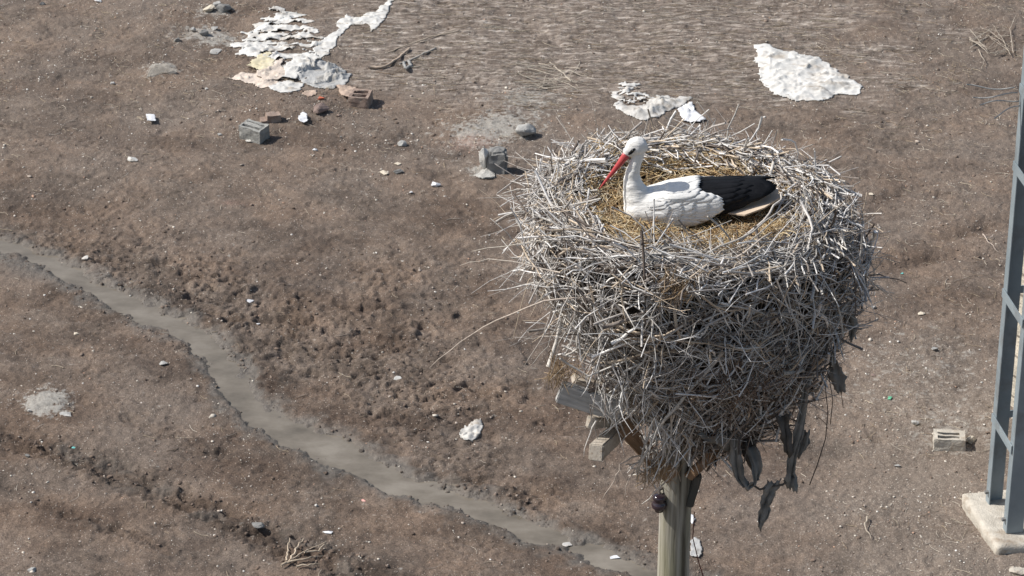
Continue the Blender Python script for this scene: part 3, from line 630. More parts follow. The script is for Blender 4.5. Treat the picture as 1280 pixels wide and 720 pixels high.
def prism_angle(a, b, sa_, sb_, z0, z1, L=.172, t=.014, LU=.105):
    # an angle iron: corner at (a,b), flanges along sa_*ux and sb_*vx
    prof = [(0, 0), (LU, 0), (LU, t), (t, t), (t, L), (0, L)]; vs = []
    for z in (z0, z1):
        for p_, q_ in prof: vs.append(frame(base, a+sa_*p_, b+sb_*q_, z))
    fs = [(0, 1, 2, 3, 4, 5), (6, 7, 8, 9, 10, 11)]+[(i, (i+1) % 6, 6+(i+1) % 6, 6+i) for i in range(6)]
    return vs, fs
tw = empty('steel_tower', (base.x, base.y, .14)); tag(tw, 'blue grey lattice steel tower cut by the right edge, standing on a concrete pad', 'steel tower')
TH = 9.5
for a, b, s1, s2 in ((0, 0, 1, 1), (TW, 0, -1, 1), (0, TW, 1, -1), (TW, TW, -1, -1)):
    vs, fs = prism_angle(a, b, s1, s2, .13, TH); o = link('leg', fixn(from_py('leg', vs, fs)), M_steel, tw, smooth=False)
    bv = o.modifiers.new('bevel', 'BEVEL'); bv.width = .004; bv.segments = 1
def zat(px, py, P0):      # height on the vertical through P0 seen at picture row py
    d = ray(px, py); return CH + d.z*(P0.y/d.y)
for (x_, y_) in ((1236, 520), (1246, 364), (1258, 205), (1266, 108), (1274, -20)):
    z_ = zat(x_, y_, A)
    for (p0, p1) in ((frame(base, TW-.02, -.012, z_), frame(base, .02, -.012, z_-.03)), (frame(base, .02, TW+.012, z_), frame(base, TW-.02, TW+.012, z_-.03))):
        hh = .045; q = (p1-p0).normalized(); nrm = vx*.006
        vs = [p+nrm*s+Vector((0, 0, hh*k_)) for p in (p0, p1) for s, k_ in ((-1, -1), (1, -1), (1, 1), (-1, 1))]
        fs = [(0, 1, 2, 3), (4, 7, 6, 5), (0, 4, 5, 1), (1, 5, 6, 2), (2, 6, 7, 3), (3, 7, 4, 0)]
        link('brace', fixn(from_py('brace', vs, fs)), M_steel, tw, smooth=False)
    for b_ in (-.006,):
        vs, fs = orient_box(TW+.004, TW+.014, .15, TW-.15, z_-.04, z_+.04); link('brace', fixn(from_py('brace', vs, fs)), M_steel, tw, smooth=False)
# gusset and bolts at the far leg foot
for (a, b) in ((TW-.06, -.01), (.06, -.01)):
    me = bpy.data.meshes.new('bolt'); bm = bmesh.new(); bmesh.ops.create_cone(bm, cap_ends=True, segments=6, radius1=.022, radius2=.022, depth=.05)
    bmesh.ops.transform(bm, matrix=Matrix.Translation(frame(base, a, b, .26)) @ vx.to_track_quat('Z', 'Y').to_matrix().to_4x4(), verts=bm.verts); bm.to_mesh(me); bm.free(); link('bolt', me, M_dgrey, tw, smooth=False)
# pad
PA = gp(1201, 616, .13); PB = gp(1246, 684, .13); dd = (PA-PB); Lp = dd.length; du = dd.normalized(); dv = Vector((-du.y, du.x, 0)); dv = dv if dv.x > 0 else -dv
bm = bmesh.new(); n1, n2, n3 = 26, 26, 5; 
def padpt(i, j, k_): return Vector((PB.x, PB.y, 0))+du*(Lp*i/n1)+dv*(1.5*j/n2)+Vector((0, 0, -.1+.23*k_/n3))
vd = {}
def pv(i, j, k_):
    if (i, j, k_) not in vd: vd[(i, j, k_)] = bm.verts.new(padpt(i, j, k_))
    return vd[(i, j, k_)]
for i in range(n1):
    for j in range(n2): bm.faces.new([pv(i, j, n3), pv(i+1, j, n3), pv(i+1, j+1, n3), pv(i, j+1, n3)])
for k_ in range(n3):
    for i in range(n1):
        bm.faces.new([pv(i, 0, k_), pv(i+1, 0, k_), pv(i+1, 0, k_+1), pv(i, 0, k_+1)]); bm.faces.new([pv(i, n2, k_), pv(i+1, n2, k_), pv(i+1, n2, k_+1), pv(i, n2, k_+1)])
    for j in range(n2):
        bm.faces.new([pv(0, j, k_), pv(0, j+1, k_), pv(0, j+1, k_+1), pv(0, j, k_+1)]); bm.faces.new([pv(n1, j, k_), pv(n1, j+1, k_), pv(n1, j+1, k_+1), pv(n1, j, k_+1)])
bmesh.ops.recalc_face_normals(bm, faces=bm.faces[:])
for _ in range(2): bmesh.ops.smooth_vert(bm, verts=bm.verts[:], factor=.5, use_axis_x=True, use_axis_y=True, use_axis_z=True)
for v in bm.verts: v.co += Vector(mnoise.noise_vector(v.co*5))*.018+Vector(mnoise.noise_vector(v.co*16))*.006
me = bpy.data.meshes.new('concrete_pad'); bm.to_mesh(me); bm.free()
tag(center(link('concrete_pad', me, M_padc)), 'rough pale concrete pad under the steel tower', 'concrete pad')
# pale stone wall behind the tower
m, n, p = mat_base('pale_stone_wall'); co = coords(n); br = n.nodes.new('ShaderNodeTexBrick'); 
mp2 = n.nodes.new('ShaderNodeMapping'); mp2.inputs['Rotation'].default_value = (0, math.pi/2, math.pi/2); tc = n.nodes.new('ShaderNodeTexCoord'); n.links.new(tc.outputs['Object'], mp2.inputs[0]); n.links.new(mp2.outputs[0], br.inputs['Vector'])
br.inputs['Scale'].default_value = 1; br.inputs['Brick Width'].default_value = .42; br.inputs['Row Height'].default_value = .24; br.inputs['Mortar Size'].default_value = .014
br.inputs['Color1'].default_value = (.62, .56, .46, 1); br.inputs['Color2'].default_value = (.50, .46, .38, 1); br.inputs['Mortar'].default_value = (.25, .22, .18, 1)
n.links.new(mixc(n, .7, br.outputs[0], ramp(n, noise_n(n, co, 12, 6), [(.3, .55), (.6, 1.1)]), 'MULTIPLY'), p.inputs['Base Color']); n.links.new(bump(n, noise_n(n, co, 25, 5), .02), p.inputs['Normal']); p.inputs['Roughness'].default_value = .95
W0 = gp(1254, 500, 0); ztop = zat(1275, 258, W0)
bm = bmesh.new(); bmesh.ops.create_cube(bm, size=1); bmesh.ops.subdivide_edges(bm, edges=bm.edges[:], cuts=14, use_grid_fill=True)
for v in bm.verts:
    c = v.co; wx0 = (c.x+.5)*1.7; wy0 = (c.y+.5)*.4; wx = wx0*.43+wy0*.9; wy = -wx0*.9+wy0*.43; wz = (c.z+.5)*(ztop+.1)-.1
    nn = mnoise.noise_vector(Vector((wx*3, wy*3, wz*3))); c.x, c.y, c.z = W0.x+wx+nn[0]*.02, W0.y+wy+nn[1]*.02, wz+nn[2]*.02
me = bpy.data.meshes.new('stone_wall'); bm.to_mesh(me); bm.free()
tag(center(link('stone_wall', me, m, smooth=False)), 'pale rough stone wall end seen between and behind the tower legs', 'wall')
# cut wires tied to the tower
jw = frame(base, TW-.02, -.03, zat(1262, 110, A)); P_ = []; 
for (x_, y_), (x2, y2) in (((1208, 108), (1262, 110)), ((1216, 121), (1266, 118)), ((1225, 131), (1268, 124)), ((1243, 146), (1272, 130))):
    a = pd(x_, y_, jw.y-.1); b = pd(x2+6, y2, jw.y); P_.append([a.lerp(b, t)+Vector((0, 0, .02*math.sin(t*5+x_))) for t in np.linspace(0, 1, 8)])
o = tube_obj('cut_wires', P_, [.006]*4, [(.42, .42, .41)]*4, M_chip, sides=6); tag(center(o), 'four cut wire ends sticking out left of the tower leg', 'wires')

# ------------------------------------------------------------------ nest
NC = pd(860, 237, 13.41)
NX, NY, NZ = NC
def nP(px, py, dy=0.0): return pd(px, py, NY+dy)
prof = np.array([(-.04, .66), (-.14, .75), (-.30, .79), (-.50, .74), (-.70, .65), (-.90, .54), (-1.08, .43), (-1.22, .32), (-1.36, .21), (-1.46, .10)])
pz, pr = prof[::-1, 0], prof[::-1, 1]
def rad_at(z, phi):
    r = np.interp(z, pz, pr)
    return r*(1+.05*math.sin(2*phi+1)+.03*math.sin(3*phi+2.2)+.10*mnoise.noise(Vector((math.cos(phi)*2.2, math.sin(phi)*2.2, z*3))))
def cshift(z): return .17*min(max(-z/1.3, 0), 1)
def wall_pt(z, phi, off=0):
    r = rad_at(z, phi)+off; return Vector((NX+cshift(z)+r*math.cos(phi), NY+r*math.sin(phi), NZ+z))
topr = np.array([0, .25, .38, .46, .54, .62, .72, .80, .86]); topz = np.array([-.135, -.13, -.105, -.065, -.025, -.015, -.045, -.10, -.17])
def top_z(r): return float(np.interp(r, topr, topz))
def top_pt(r, phi, off=0):
    sq = 1-.13*max(0, math.sin(phi))*min(1, r/.5); r = r*.94
    return Vector((NX+r*math.cos(phi), NY+r*sq*math.sin(phi), NZ+top_z(r)+(.025*math.sin(phi)-.022*math.cos(phi)-.012)*min(1, r/.45)+off+.03*mnoise.noise(Vector((math.cos(phi)*2, math.sin(phi)*2, r*3)))))
nest = empty('stork_nest', (NX, NY, NZ-1.4)); tag(nest, 'huge round nest of pale weathered sticks on top of the wooden pole', 'nest')
def part(o): return o
# core
bm = bmesh.new(); nphi = 72; rings = []
for r_, dz in [(0.001, 0), (.15, 0), (.3, 0), (.40, 0), (.48, 0), (.56, 0), (.64, 0), (.70, -.02), (.74, -.06)]:
    rings.append([bm.verts.new(top_pt(r_, i*2*math.pi/nphi, -.03+dz*0)) for i in range(nphi)])
for z_ in (-.14, -.22, -.32, -.44, -.56, -.68, -.80, -.92, -1.02, -1.12, -1.22, -1.30, -1.38):
    rings.append([bm.verts.new(wall_pt(z_, i*2*math.pi/nphi, -.085+.05*mnoise.noise(Vector((math.cos(i*2*math.pi/nphi)*5, math.sin(i*2*math.pi/nphi)*5, z_*7))))) for i in range(nphi)])
for a, b in zip(rings[:-1], rings[1:]):
    for i in range(nphi): bm.faces.new([a[i], b[i], b[(i+1) % nphi], a[(i+1) % nphi]])
bm.faces.new(rings[-1]); bmesh.ops.recalc_face_normals(bm, faces=bm.faces[:])
me = bpy.data.meshes.new('nest_core'); bm.to_mesh(me); bm.free()
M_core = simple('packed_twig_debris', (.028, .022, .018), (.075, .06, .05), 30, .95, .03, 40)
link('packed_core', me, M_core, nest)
SC = [(.56, .53, .49), (.70, .68, .66), (.38, .35, .325), (.25, .215, .19), (.58, .48, .37), (.80, .78, .75), (.13, .105, .09)]
SWT = [.24, .22, .14, .10, .13, .10, .07]
def curve_pts(p, d, L, k=6, bend=.12, wob=.012, sag=None):
    d = d.normalized(); u = d.orthogonal().normalized(); u = (Matrix.Rotation(random.uniform(0, 6.283), 3, d) @ u); v = d.cross(u); b = random.gauss(0, bend); kk = random.uniform(-.3, .3); kn = random.gauss(0, .1)
    out = []
    for i in range(k):
        t = i/(k-1)-.5; q = p+d*(L*t)+u*(L*b*(t*t*4-.3))+v*(L*.25*bend*math.sin(3*t+kk)) + u*(L*kn*max(0, t-kk*.6))
        q += Vector((random.uniform(-wob, wob), random.uniform(-wob, wob), random.uniform(-wob, wob))); out.append(q)
    return out
BUND = []; HB = []; bulk = [[], [], []]; singles = []
def add_stick(p, d, L, r, col=None, lst=None, bend=.10, follow=None, k=7, fork=.25):
    P = curve_pts(p, d, L, k, bend*1.5, .004+.012*L)
    if follow is not None:
        N_, Rr = follow
        for i in range(len(P)):
            s = (i/(k-1)-.5)*L; P[i] = P[i]-N_*(s*s/(2*Rr)*.8)
    if col is None: col = np.array(random.choices(SC, SWT)[0])*random.uniform(.78, 1.2)
    rs = np.linspace(r*1.1, r*random.uniform(.15, .45), k)
    items = [(P, rs, col)]
    if random.random() < fork and L > .2:
        i = random.randint(1, k-2); T = (P[i+1]-P[i]).normalized(); dd_ = (T+Vector((random.gauss(0, .5), random.gauss(0, .5), random.gauss(0, .5)))).normalized()
        l2 = L*random.uniform(.15, .4); a0 = P[i]; items.append(([a0, a0+dd_*l2*.5, a0+dd_*l2+T*l2*.15], np.array([rs[i]*.7, rs[i]*.5, rs[i]*.3]), col))
    for it in items:                    # leave the bird's seat clear
        for q in it[0]:
            dx, dy, dz = q.x-NX, q.y-NY, q.z-NZ
            if (-.42 < dx < .48 and -.52 < dy < .10 and dz > -.035) or (-.40 < dx < .40 and -.42 < dy < .06 and dz > -.13): return
    if lst is not None: lst.append(items)
    else:
        for it in items: bulk[0].append(it[0]); bulk[1].append(it[1]); bulk[2].append(it[2])
def wall_stick(lst=None, big=False):
    z = -random.random()**.9*1.40; phi = random.uniform(-math.pi, math.pi)
    if random.random() < .25: phi = random.gauss(-math.pi/2, .9)
    off = random.uniform(-.10, .045) if not big else random.uniform(0, .04)
    p = wall_pt(z, phi, off); e = .02
    nrm = Vector((math.cos(phi), math.sin(phi), 0)); rz = float(np.interp(z-e, pz, pr)-np.interp(z+e, pz, pr))/(2*e)
    T = Vector((-math.sin(phi), math.cos(phi), 0)); B_ = (Vector((0, 0, 1))+nrm*(-rz)).normalized(); Nn = T.cross(B_); Nn = Nn if Nn.dot(nrm) > 0 else -Nn
    a = random.choice([random.gauss(0, .5), random.uniform(-1.57, 1.57), random.uniform(-1.57, 1.57), random.gauss(.9, .4)*random.choice([1, -1])])
    if z < -.9: a = random.gauss(1.2, .45)*random.choice([1, -1])
    d = T*math.cos(a)+B_*math.sin(a)+Nn*random.gauss(0, .30)
    L = random.uniform(.18, .62)*(1.35 if big else 1); r = random.choice([.0026, .0033, .004, .005, .0062])*random.uniform(.8, 1.3)
    if big: r = random.uniform(.008, .013)
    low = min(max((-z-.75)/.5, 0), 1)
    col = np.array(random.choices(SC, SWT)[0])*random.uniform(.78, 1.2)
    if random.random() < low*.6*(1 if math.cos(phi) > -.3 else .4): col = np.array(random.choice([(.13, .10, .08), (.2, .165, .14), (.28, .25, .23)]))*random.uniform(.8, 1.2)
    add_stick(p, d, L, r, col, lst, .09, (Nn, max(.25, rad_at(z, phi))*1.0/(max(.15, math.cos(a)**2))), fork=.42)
for _ in range(4000): wall_stick()
def top_stick(lst=None, big=False):
    r_ = random.triangular(.47, .88, .70); phi = random.uniform(-math.pi, math.pi)
    frt = math.sin(phi) < .1
    if frt and r_ < .62: r_ += .14
    p = top_pt(r_, phi, random.uniform(-.02, .035) if not (frt and r_ < .72) else random.uniform(-.02, .01))
    if .17 < p.x-NX < .50 and -.26 < p.y-NY < .08 and random.random() < .85: return
    T = Vector((-math.sin(phi), math.cos(phi), 0)); Rd = Vector((math.cos(phi), math.sin(phi), 0)); a = random.gauss(0, .42) if random.random() < (.75 if r_ < .58 else .3) else random.uniform(-1.57, 1.57)
    d = T*math.cos(a)+Rd*math.sin(a)+Vector((0, 0, random.gauss(0, .15 if r_ > .72 else .05)-(.25*math.sin(a) if r_ > .68 else 0)))
    L = random.uniform(.2, .7) if abs(a) < .6 else random.uniform(.15, .42); r = random.choice([.0025, .0033, .004, .0052])*random.uniform(.8, 1.25)
    if big: r = random.uniform(.006, .009); L *= 1.3
    add_stick(p, d, L, r, None, lst, .06, (Rd, r_*1.15/max(.2, math.cos(a)**2)), fork=.35 if r_ > .72 else .05)
for _ in range(2300): top_stick()
# twigs that bristle out of the silhouette
for _ in range(620):
    z = random.uniform(-1.2, .0); phi = random.uniform(-math.pi, math.pi); p = wall_pt(z, phi, .02)
    nrm = Vector((math.cos(phi), math.sin(phi), 0)); T = Vector((-math.sin(phi), math.cos(phi), 0))
    add_stick(p+nrm*.02, nrm*random.uniform(.5, 1)+T*random.gauss(0, .7)+Vector((0, 0, random.gauss(0, .45))), random.uniform(.16, .5)*(1.25 if math.cos(phi) < -.3 else .9), random.uniform(.002, .0045), None, None, .14)
for _ in range(70):
    phi = random.uniform(.15, 2.9); p = top_pt(random.uniform(.6, .85), phi, .03)
    add_stick(p, Vector((random.gauss(0, .6), random.gauss(0, .5), random.uniform(.2, .8))), random.uniform(.12, .3), random.uniform(.0016, .0026), None, None, .12)
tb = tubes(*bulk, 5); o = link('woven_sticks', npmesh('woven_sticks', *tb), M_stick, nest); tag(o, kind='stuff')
# the branches that show largest, each one a part
for _ in range(44): wall_stick(singles, True)
for _ in range(18): top_stick(singles, True)
def hand(pts, r, col=(.5, .47, .43), taper=.4):
    P = [nP(*q) for q in pts]; out = []
    for a, b in zip(P[:-1], P[1:]):
        for k_ in range(3): out.append(a.lerp(b, k_/3)+Vector((random.gauss(0, .003), random.gauss(0, .003), random.gauss(0, .003))))
    out.append(P[-1]); singles.append([(out, np.linspace(r, r*taper, len(out)), np.array(col)*random.uniform(.9, 1.1))])
hand([(735, 372, -.6), (680, 376, -.62), (620, 400, -.55), (575, 428, -.5), (537, 460, -.5)], .0055, (.55, .47, .40), .3)
hand([(700, 342, -.62), (655, 330, -.5), (610, 322, -.4), (575, 332, -.35)], .004, (.5, .44, .38))
hand([(690, 300, -.4), (650, 305, -.3), (590, 314, -.2)], .0035, (.5, .46, .4))
hand([(705, 240, .0), (680, 238, .1), (648, 236, .15), (628, 242, .15)], .005, (.52, .49, .45))
hand([(756, 206, .3), (750, 170, .25), (738, 124, .2)], .0035, (.55, .47, .4))
hand([(770, 210, .3), (745, 186, .3), (727, 168, .3)], .003)
hand([(700, 200, .2), (722, 195, .25), (745, 208, .25)], .004)
hand([(1070, 345, -.1), (1100, 344, 0), (1134, 354, .05)], .005, (.16, .13, .11))
hand([(905, 440, -.68), (860, 490, -.62), (820, 540, -.5), (797, 588, -.4)], .011, (.50, .48, .45), .5)
hand([(820, 520, -.5), (805, 560, -.42), (796, 600, -.36)], .008, (.48, .46, .43))
hand([(840, 520, -.5), (838, 560, -.42), (826, 600, -.32)], .006)
hand([(815, 545, -.45), (850, 560, -.4), (845, 600, -.3)], .004)
hand([(842, 545, -.4), (825, 580, -.35), (805, 605, -.3)], .005, (.52, .48, .44))
hand([(870, 530, -.5), (850, 570, -.4), (838, 605, -.3)], .004, (.42, .38, .34))
hand([(800, 568, -.35), (775, 580, -.35), (768, 600, -.35), (753, 624, -.35)], .004, (.5, .43, .37))
hand([(795, 585, -.35), (785, 600, -.35), (780, 625, -.33)], .0035, (.5, .43, .37))
hand([(690, 385, -.6), (680, 420, -.55), (655, 458, -.5)], .0035, (.55, .5, .45))
hand([(700, 400, -.6), (684, 432, -.55), (660, 462, -.5)], .003)
hand([(720, 395, -.6), (700, 430, -.55), (688, 470, -.45)], .004)
hand([(738, 380, -.66), (752, 430, -.63), (748, 470, -.58), (740, 520, -.5)], .005)
hand([(780, 500, -.5), (770, 520, -.45), (782, 545, -.4), (775, 560, -.4)], .006)
hand([(700, 448, -.5), (735, 470, -.5), (790, 448, -.6), (815, 440, -.66)], .006, (.55, .53, .5))
hand([(790, 470, -.6), (812, 440, -.66), (825, 400, -.7), (832, 385, -.7)], .007, (.55, .53, .5))
hand([(925, 300, -.56), (955, 275, -.4), (975, 250, -.25), (978, 240, -.2)], .009, (.5, .46, .42))
hand([(820, 330, -.66), (880, 318, -.66), (940, 290, -.58), (990, 250, -.35)], .007, (.45, .42, .38))
hand([(780, 320, -.62), (860, 326, -.66), (930, 308, -.62), (985, 262, -.4)], .007, (.42, .38, .33))
hand([(830, 385, -.76), (880, 345, -.74), (930, 315, -.68), (965, 290, -.6)], .008, (.5, .44, .38))
hand([(1000, 250, -.3), (1016, 285, -.45), (1010, 310, -.5), (998, 316, -.52)], .008, (.58, .55, .52))
hand([(1020, 282, -.4), (1050, 318, -.42), (1084, 336, -.3)], .006, (.5, .46, .42))
hand([(1010, 250, -.25), (1052, 290, -.3), (1080, 325, -.25)], .006, (.55, .5, .44))
hand([(965, 305, -.6), (985, 370, -.66), (998, 420, -.62), (1001, 450, -.58)], .006, (.48, .46, .43))
hand([(985, 320, -.6), (1012, 240, -.2), (1000, 225, 0)], .004)
hand([(968, 200, .3), (962, 220, .2)], .009, (.55, .52, .48), .8)
hand([(820, 180, .55), (870, 180, .6), (900, 190, .55)], .006, (.5, .44, .38))
hand([(790, 190, .5), (840, 165, .62), (880, 172, .62)], .005)
hand([(890, 400, -.7), (925, 430, -.68), (960, 440, -.62)], .007, (.38, .37, .36))
hand([(950, 360, -.7), (935, 400, -.7), (895, 452, -.66)], .009, (.42, .41, .4))
while len(singles) > 99: singles.pop(0)
for items in singles:
    tube_obj('stick', [i[0] for i in items], [i[1] for i in items], [i[2] for i in items], M_stick, nest, 6)
for _ in range(60):
    t = random.random(); p = nP(858-48*t+random.gauss(0, 11), 512+82*t+random.gauss(0, 8), -.46+.16*t+random.gauss(0, .02)); d = nP(812, 600, -.3)-nP(862, 505, -.46)
    d = d.normalized()+Vector((random.gauss(0, .35), random.gauss(0, .25), random.gauss(0, .25))); V_, F_, C_ = None, None, None
    BUND.append((curve_pts(p, d, random.uniform(.12, .38), 6, .1, .004), np.linspace(1, .5, 6)*random.uniform(.003, .006), np.array(random.choice(SC[:3]+[SC[5]]))))
tag(tube_obj('hanging_sticks', [b[0] for b in BUND], [b[1] for b in BUND], [b[2] for b in BUND], M_stick, nest, 5), kind='stuff')
for _ in range(60):
    p = nP(random.gauss(785, 24), random.gauss(500, 22), -.5+random.gauss(0, .04)); d = Vector((random.gauss(.2, .5), random.gauss(0, .3), -1))
    c_ = np.array(random.choice(SC[:3]+[SC[5]])); tube_pts = curve_pts(p, d, random.uniform(.12, .34), 6, .12, .005); HB.append((tube_pts, np.linspace(1, .3, 6)*random.uniform(.003, .006), c_))
tag(tube_obj('drooping_sticks', [b[0] for b in HB], [b[1] for b in HB], [b[2] for b in HB], M_stick, nest, 5), kind='stuff')
# straw lining
P_ = []; Rr = []; Cc = []
for _ in range(8500):
    r_ = .56*math.sqrt(random.random()); phi = random.uniform(-math.pi, math.pi)
    if random.random() < .38: r_ = random.uniform(.34, .56); phi = random.gauss(-1.45, .8)
    elif random.random() < .35: r_ = random.uniform(.45, .72)
    p = top_pt(r_, phi, random.uniform(-.01, .03+.03*(r_ < .45)))
    d = Vector((random.gauss(0, 1), random.gauss(0, 1), random.gauss(0, .28))); L = random.uniform(.04, .16)
    if random.random() < .5: d = Vector((-math.sin(phi), math.cos(phi), random.gauss(0, .2)))+Vector((random.gauss(0, .3), random.gauss(0, .3), 0))
    P_.append(curve_pts(p, d, L, 4, .2, .003)); Rr.append(random.uniform(.0010, .0022))
    Cc.append(np.array(random.choice([(.60, .45, .24), (.48, .33, .16), (.70, .57, .36), (.66, .58, .44), (.34, .22, .12)]))*random.uniform(.8, 1.15))
tag(tube_obj('straw_lining', P_, Rr, Cc, M_straw, nest, 4), kind='stuff')
# tuft of brown fibres hanging at front, dry grass at left underside
P_ = []; Rr = []; Cc = []
for (cx, cy, dy_, n_, sp) in ((845, 360, -.78, 90, 14), (700, 465, -.42, 70, 9), (820, 590, -.33, 80, 10), (930, 480, -.62, 160, 40)):
    for _ in range(n_):
        p = nP(cx+random.gauss(0, sp), cy+random.gauss(0, sp*.6), dy_+random.gauss(0, .03)); d = Vector((random.gauss(-.3, .5), random.gauss(0, .4), -1))
        P_.append(curve_pts(p, d, random.uniform(.06, .18), 4, .2, .004)); Rr.append(random.uniform(.001, .002)); Cc.append(np.array((.34, .25, .16) if cx != 930 else (.17, .12, .09))*random.uniform(.7, 1.3))
tag(tube_obj('dry_grass', P_, Rr, Cc, M_straw, nest, 4), kind='stuff')

# cardboard in the nest
M_card = simple('tan_cardboard', (.52, .41, .31), (.60, .49, .38), 6, .85, .002, 30)
vs = []; pts = [nP(q0, q1, q2) for q0, q1, q2 in ((908, 270, 0), (930, 279, 0), (952, 268, 0), (974, 250, 0), (972, 236, 0), (955, 240, 0))]
for i_, p in enumerate(pts):
    t_ = [(.19, -.17), (.27, -.22), (.37, -.17), (.455, -.08), (.45, .02), (.37, .02)][i_]; p.x = NX+t_[0]; p.y = NY+t_[1]; p.z = NZ-.045+(t_[0]-.2)*.16
c0 = [(p.x, p.y, p.z) for p in pts]; c1 = [(p.x, p.y, p.z-.008) for p in pts]; k = len(pts)
me = fixn(from_py('cardboard', c0+c1, [tuple(range(k)), tuple(range(2*k-1, k-1, -1))]+[(i, (i+1) % k, k+(i+1) % k, k+i) for i in range(k)]))
tag(center(link('cardboard_piece', me, M_card, smooth=False)), 'flat tan cardboard piece in the nest under the stork tail', 'cardboard')

# ------------------------------------------------------------------ the pole and its timbers
m, n, p = mat_base('old_pole_wood'); co = coords(n, (26, 26, 1.2)); g1 = noise_n(n, co, 1.2, 6, .6); co2 = coords(n, (3, 3, .8)); 
col = ramp(n, g1, [(.34, (.07, .06, .045)), (.46, (.22, .205, .165)), (.66, (.40, .38, .33))])
col = mixc(n, ramp(n, noise_n(n, co2, 1.5, 4), [(.45, 0.), (.7, .6)]), col, (.27, .265, .155))
n.links.new(col, p.inputs['Base Color']); n.links.new(bump(n, g1, .008), p.inputs['Normal']); p.inputs['Roughness'].default_value = .85; M_pole = m
M_timber = simple('silver_timber', (.32, .315, .30), (.54, .53, .51), 3, .85, .004, 8, stretch=(2, 30, 30))
M_timberb = simple('brown_timber', (.22, .14, .085), (.33, .22, .14), 4, .85, .004, 10, stretch=(2, 20, 20))
M_timberp = simple('pale_timber', (.40, .35, .29), (.54, .49, .42), 4, .85, .004, 10, stretch=(4, 20, 20), dirt=(.26, .19, .13), dsc=2)
PY = NY-.02; pt = pd(846, 575, PY); pb = pd(841, 720, PY); px0 = pt.x; 
pole = empty('wooden_pole', (px0, PY, 0)); tag(pole, 'round weathered wooden pole holding up the nest', 'pole')
bm = bmesh.new(); zz = [-.3, 1, 2, 3, 4, 5, 5.6, 6.2, 6.8, 7.2, 7.5, 7.8, NZ-.6]; rr_ = []
for z_ in zz:
    r_ = .083+.016*(8-z_)/8; ring = []
    for i in range(28):
        a = i*2*math.pi/28; q = r_*(1+.03*mnoise.noise(Vector((math.cos(a)*2, math.sin(a)*2, z_*.6)))-.035*(1 if (i*7) % 28 < 2 else 0))
        ring.append(bm.verts.new((px0+q*math.cos(a)+.004*(z_-7), PY+q*math.sin(a), z_)))
    rr_.append(ring)
for a, b in zip(rr_[:-1], rr_[1:]):
    for i in range(28): bm.faces.new([a[i], a[(i+1) % 28], b[(i+1) % 28], b[i]])
bm.faces.new(rr_[-1]); me = bpy.data.meshes.new('post'); bm.to_mesh(me); bm.free(); link('post', me, M_pole, pole)
def beam(name, p0, p1, w_, h_, mat, parent, label=None, seed=0, roll=0):
    d = p1-p0; L = d.length; bm = bmesh.new(); bmesh.ops.create_cube(bm, size=1)
    bmesh.ops.scale(bm, vec=(L, w_, h_), verts=bm.verts); bmesh.ops.bevel(bm, geom=bm.edges[:], offset=.006, segments=2, affect='EDGES')
    bmesh.ops.subdivide_edges(bm, edges=[e for e in bm.edges if e.calc_length() > .1], cuts=5, use_grid_fill=True)
    for v in bm.verts: v.co += Vector(mnoise.noise_vector(v.co*9+Vector((seed, 0, 0))))*.007
    me = bpy.data.meshes.new(name); bm.to_mesh(me); bm.free(); o = bpy.data.objects.new(name, me); C.objects.link(o); me.materials.append(mat)
    Mx = Matrix.Translation((p0+p1)/2) @ d.to_track_quat('X', 'Z').to_matrix().to_4x4() @ Matrix.Rotation(roll, 4, 'X')
    o.parent = parent; o.matrix_parent_inverse = Matrix.Identity(4); o.matrix_basis = Matrix.Translation(-parent.location) @ Mx
    if label: o['label'] = label
    return o
beam('platform_beam', nP(699, 489, -.42), nP(778, 513, -.40), .05, .11, M_timber, pole, None, 1)
beam('platform_beam', nP(716, 474, -.25), nP(900, 520, -.2), .08, .04, M_timberp, pole, None, 2)
beam('platform_beam', nP(745, 566, -.60), nP(800, 510, .35), .07, .085, M_timberp, pole, 'short split timber end pointing at the viewer', 3)
beam('platform_beam', nP(738, 528, -.4), nP(800, 522, .0), .06, .06, M_timberp, pole, None, 4)
beam('brace', nP(775, 530, -.25), nP(838, 596, -.10), .06, .085, M_timberb, pole, 'brown slanting brace from platform to post', 5)
beam('brace', nP(918, 540, -.2), nP(862, 596, -.10), .05, .05, M_timberb, pole, None, 6)
beam('cleat', nP(872, 592, -.06), nP(862, 632, -.06), .05, .045, simple('black_timber', (.05, .05, .045), (.1, .095, .085), 4, .8, .004, 20), pole, None, 7)
# dark insulator on a bracket
bm = bmesh.new(); pr_ = [(0, .052), (.028, .05), (.036, .038), (.034, .026), (.024, .018), (.036, .006), (.042, -.008), (.038, -.024), (.026, -.034), (.022, -.048), (0, -.052)]; rgs = []
for r_, z_ in pr_:
    rgs.append([bm.verts.new((max(r_, .0005)*math.cos(i*math.pi/10), max(r_, .0005)*math.sin(i*math.pi/10), z_)) for i in range(20)])
for a, b in zip(rgs[:-1], rgs[1:]):
    for i in range(20): bm.faces.new([a[i], b[i], b[(i+1) % 20], a[(i+1) % 20]])
bmesh.ops.recalc_face_normals(bm, faces=bm.faces[:]); me = bpy.data.meshes.new('insulator'); bm.to_mesh(me); bm.free()
me.materials.append(simple('dark_glaze', (.018, .012, .018), (.035, .022, .03), 6, .12, 0, spec=.7)); me.polygons.foreach_set('use_smooth', [True]*len(me.polygons))
io = bpy.data.objects.new('insulator', me); C.objects.link(io); io.parent = pole; ip = nP(824, 629, -.09); io.location = ip-pole.location; io['label'] = 'dark glazed insulator on the left of the post'
tube_obj('bracket', [[nP(824, 630, -.09), nP(824, 612, -.07), nP(838, 606, -.03)]], [.009], [(.08, .07, .065)], M_chip, pole, 8)
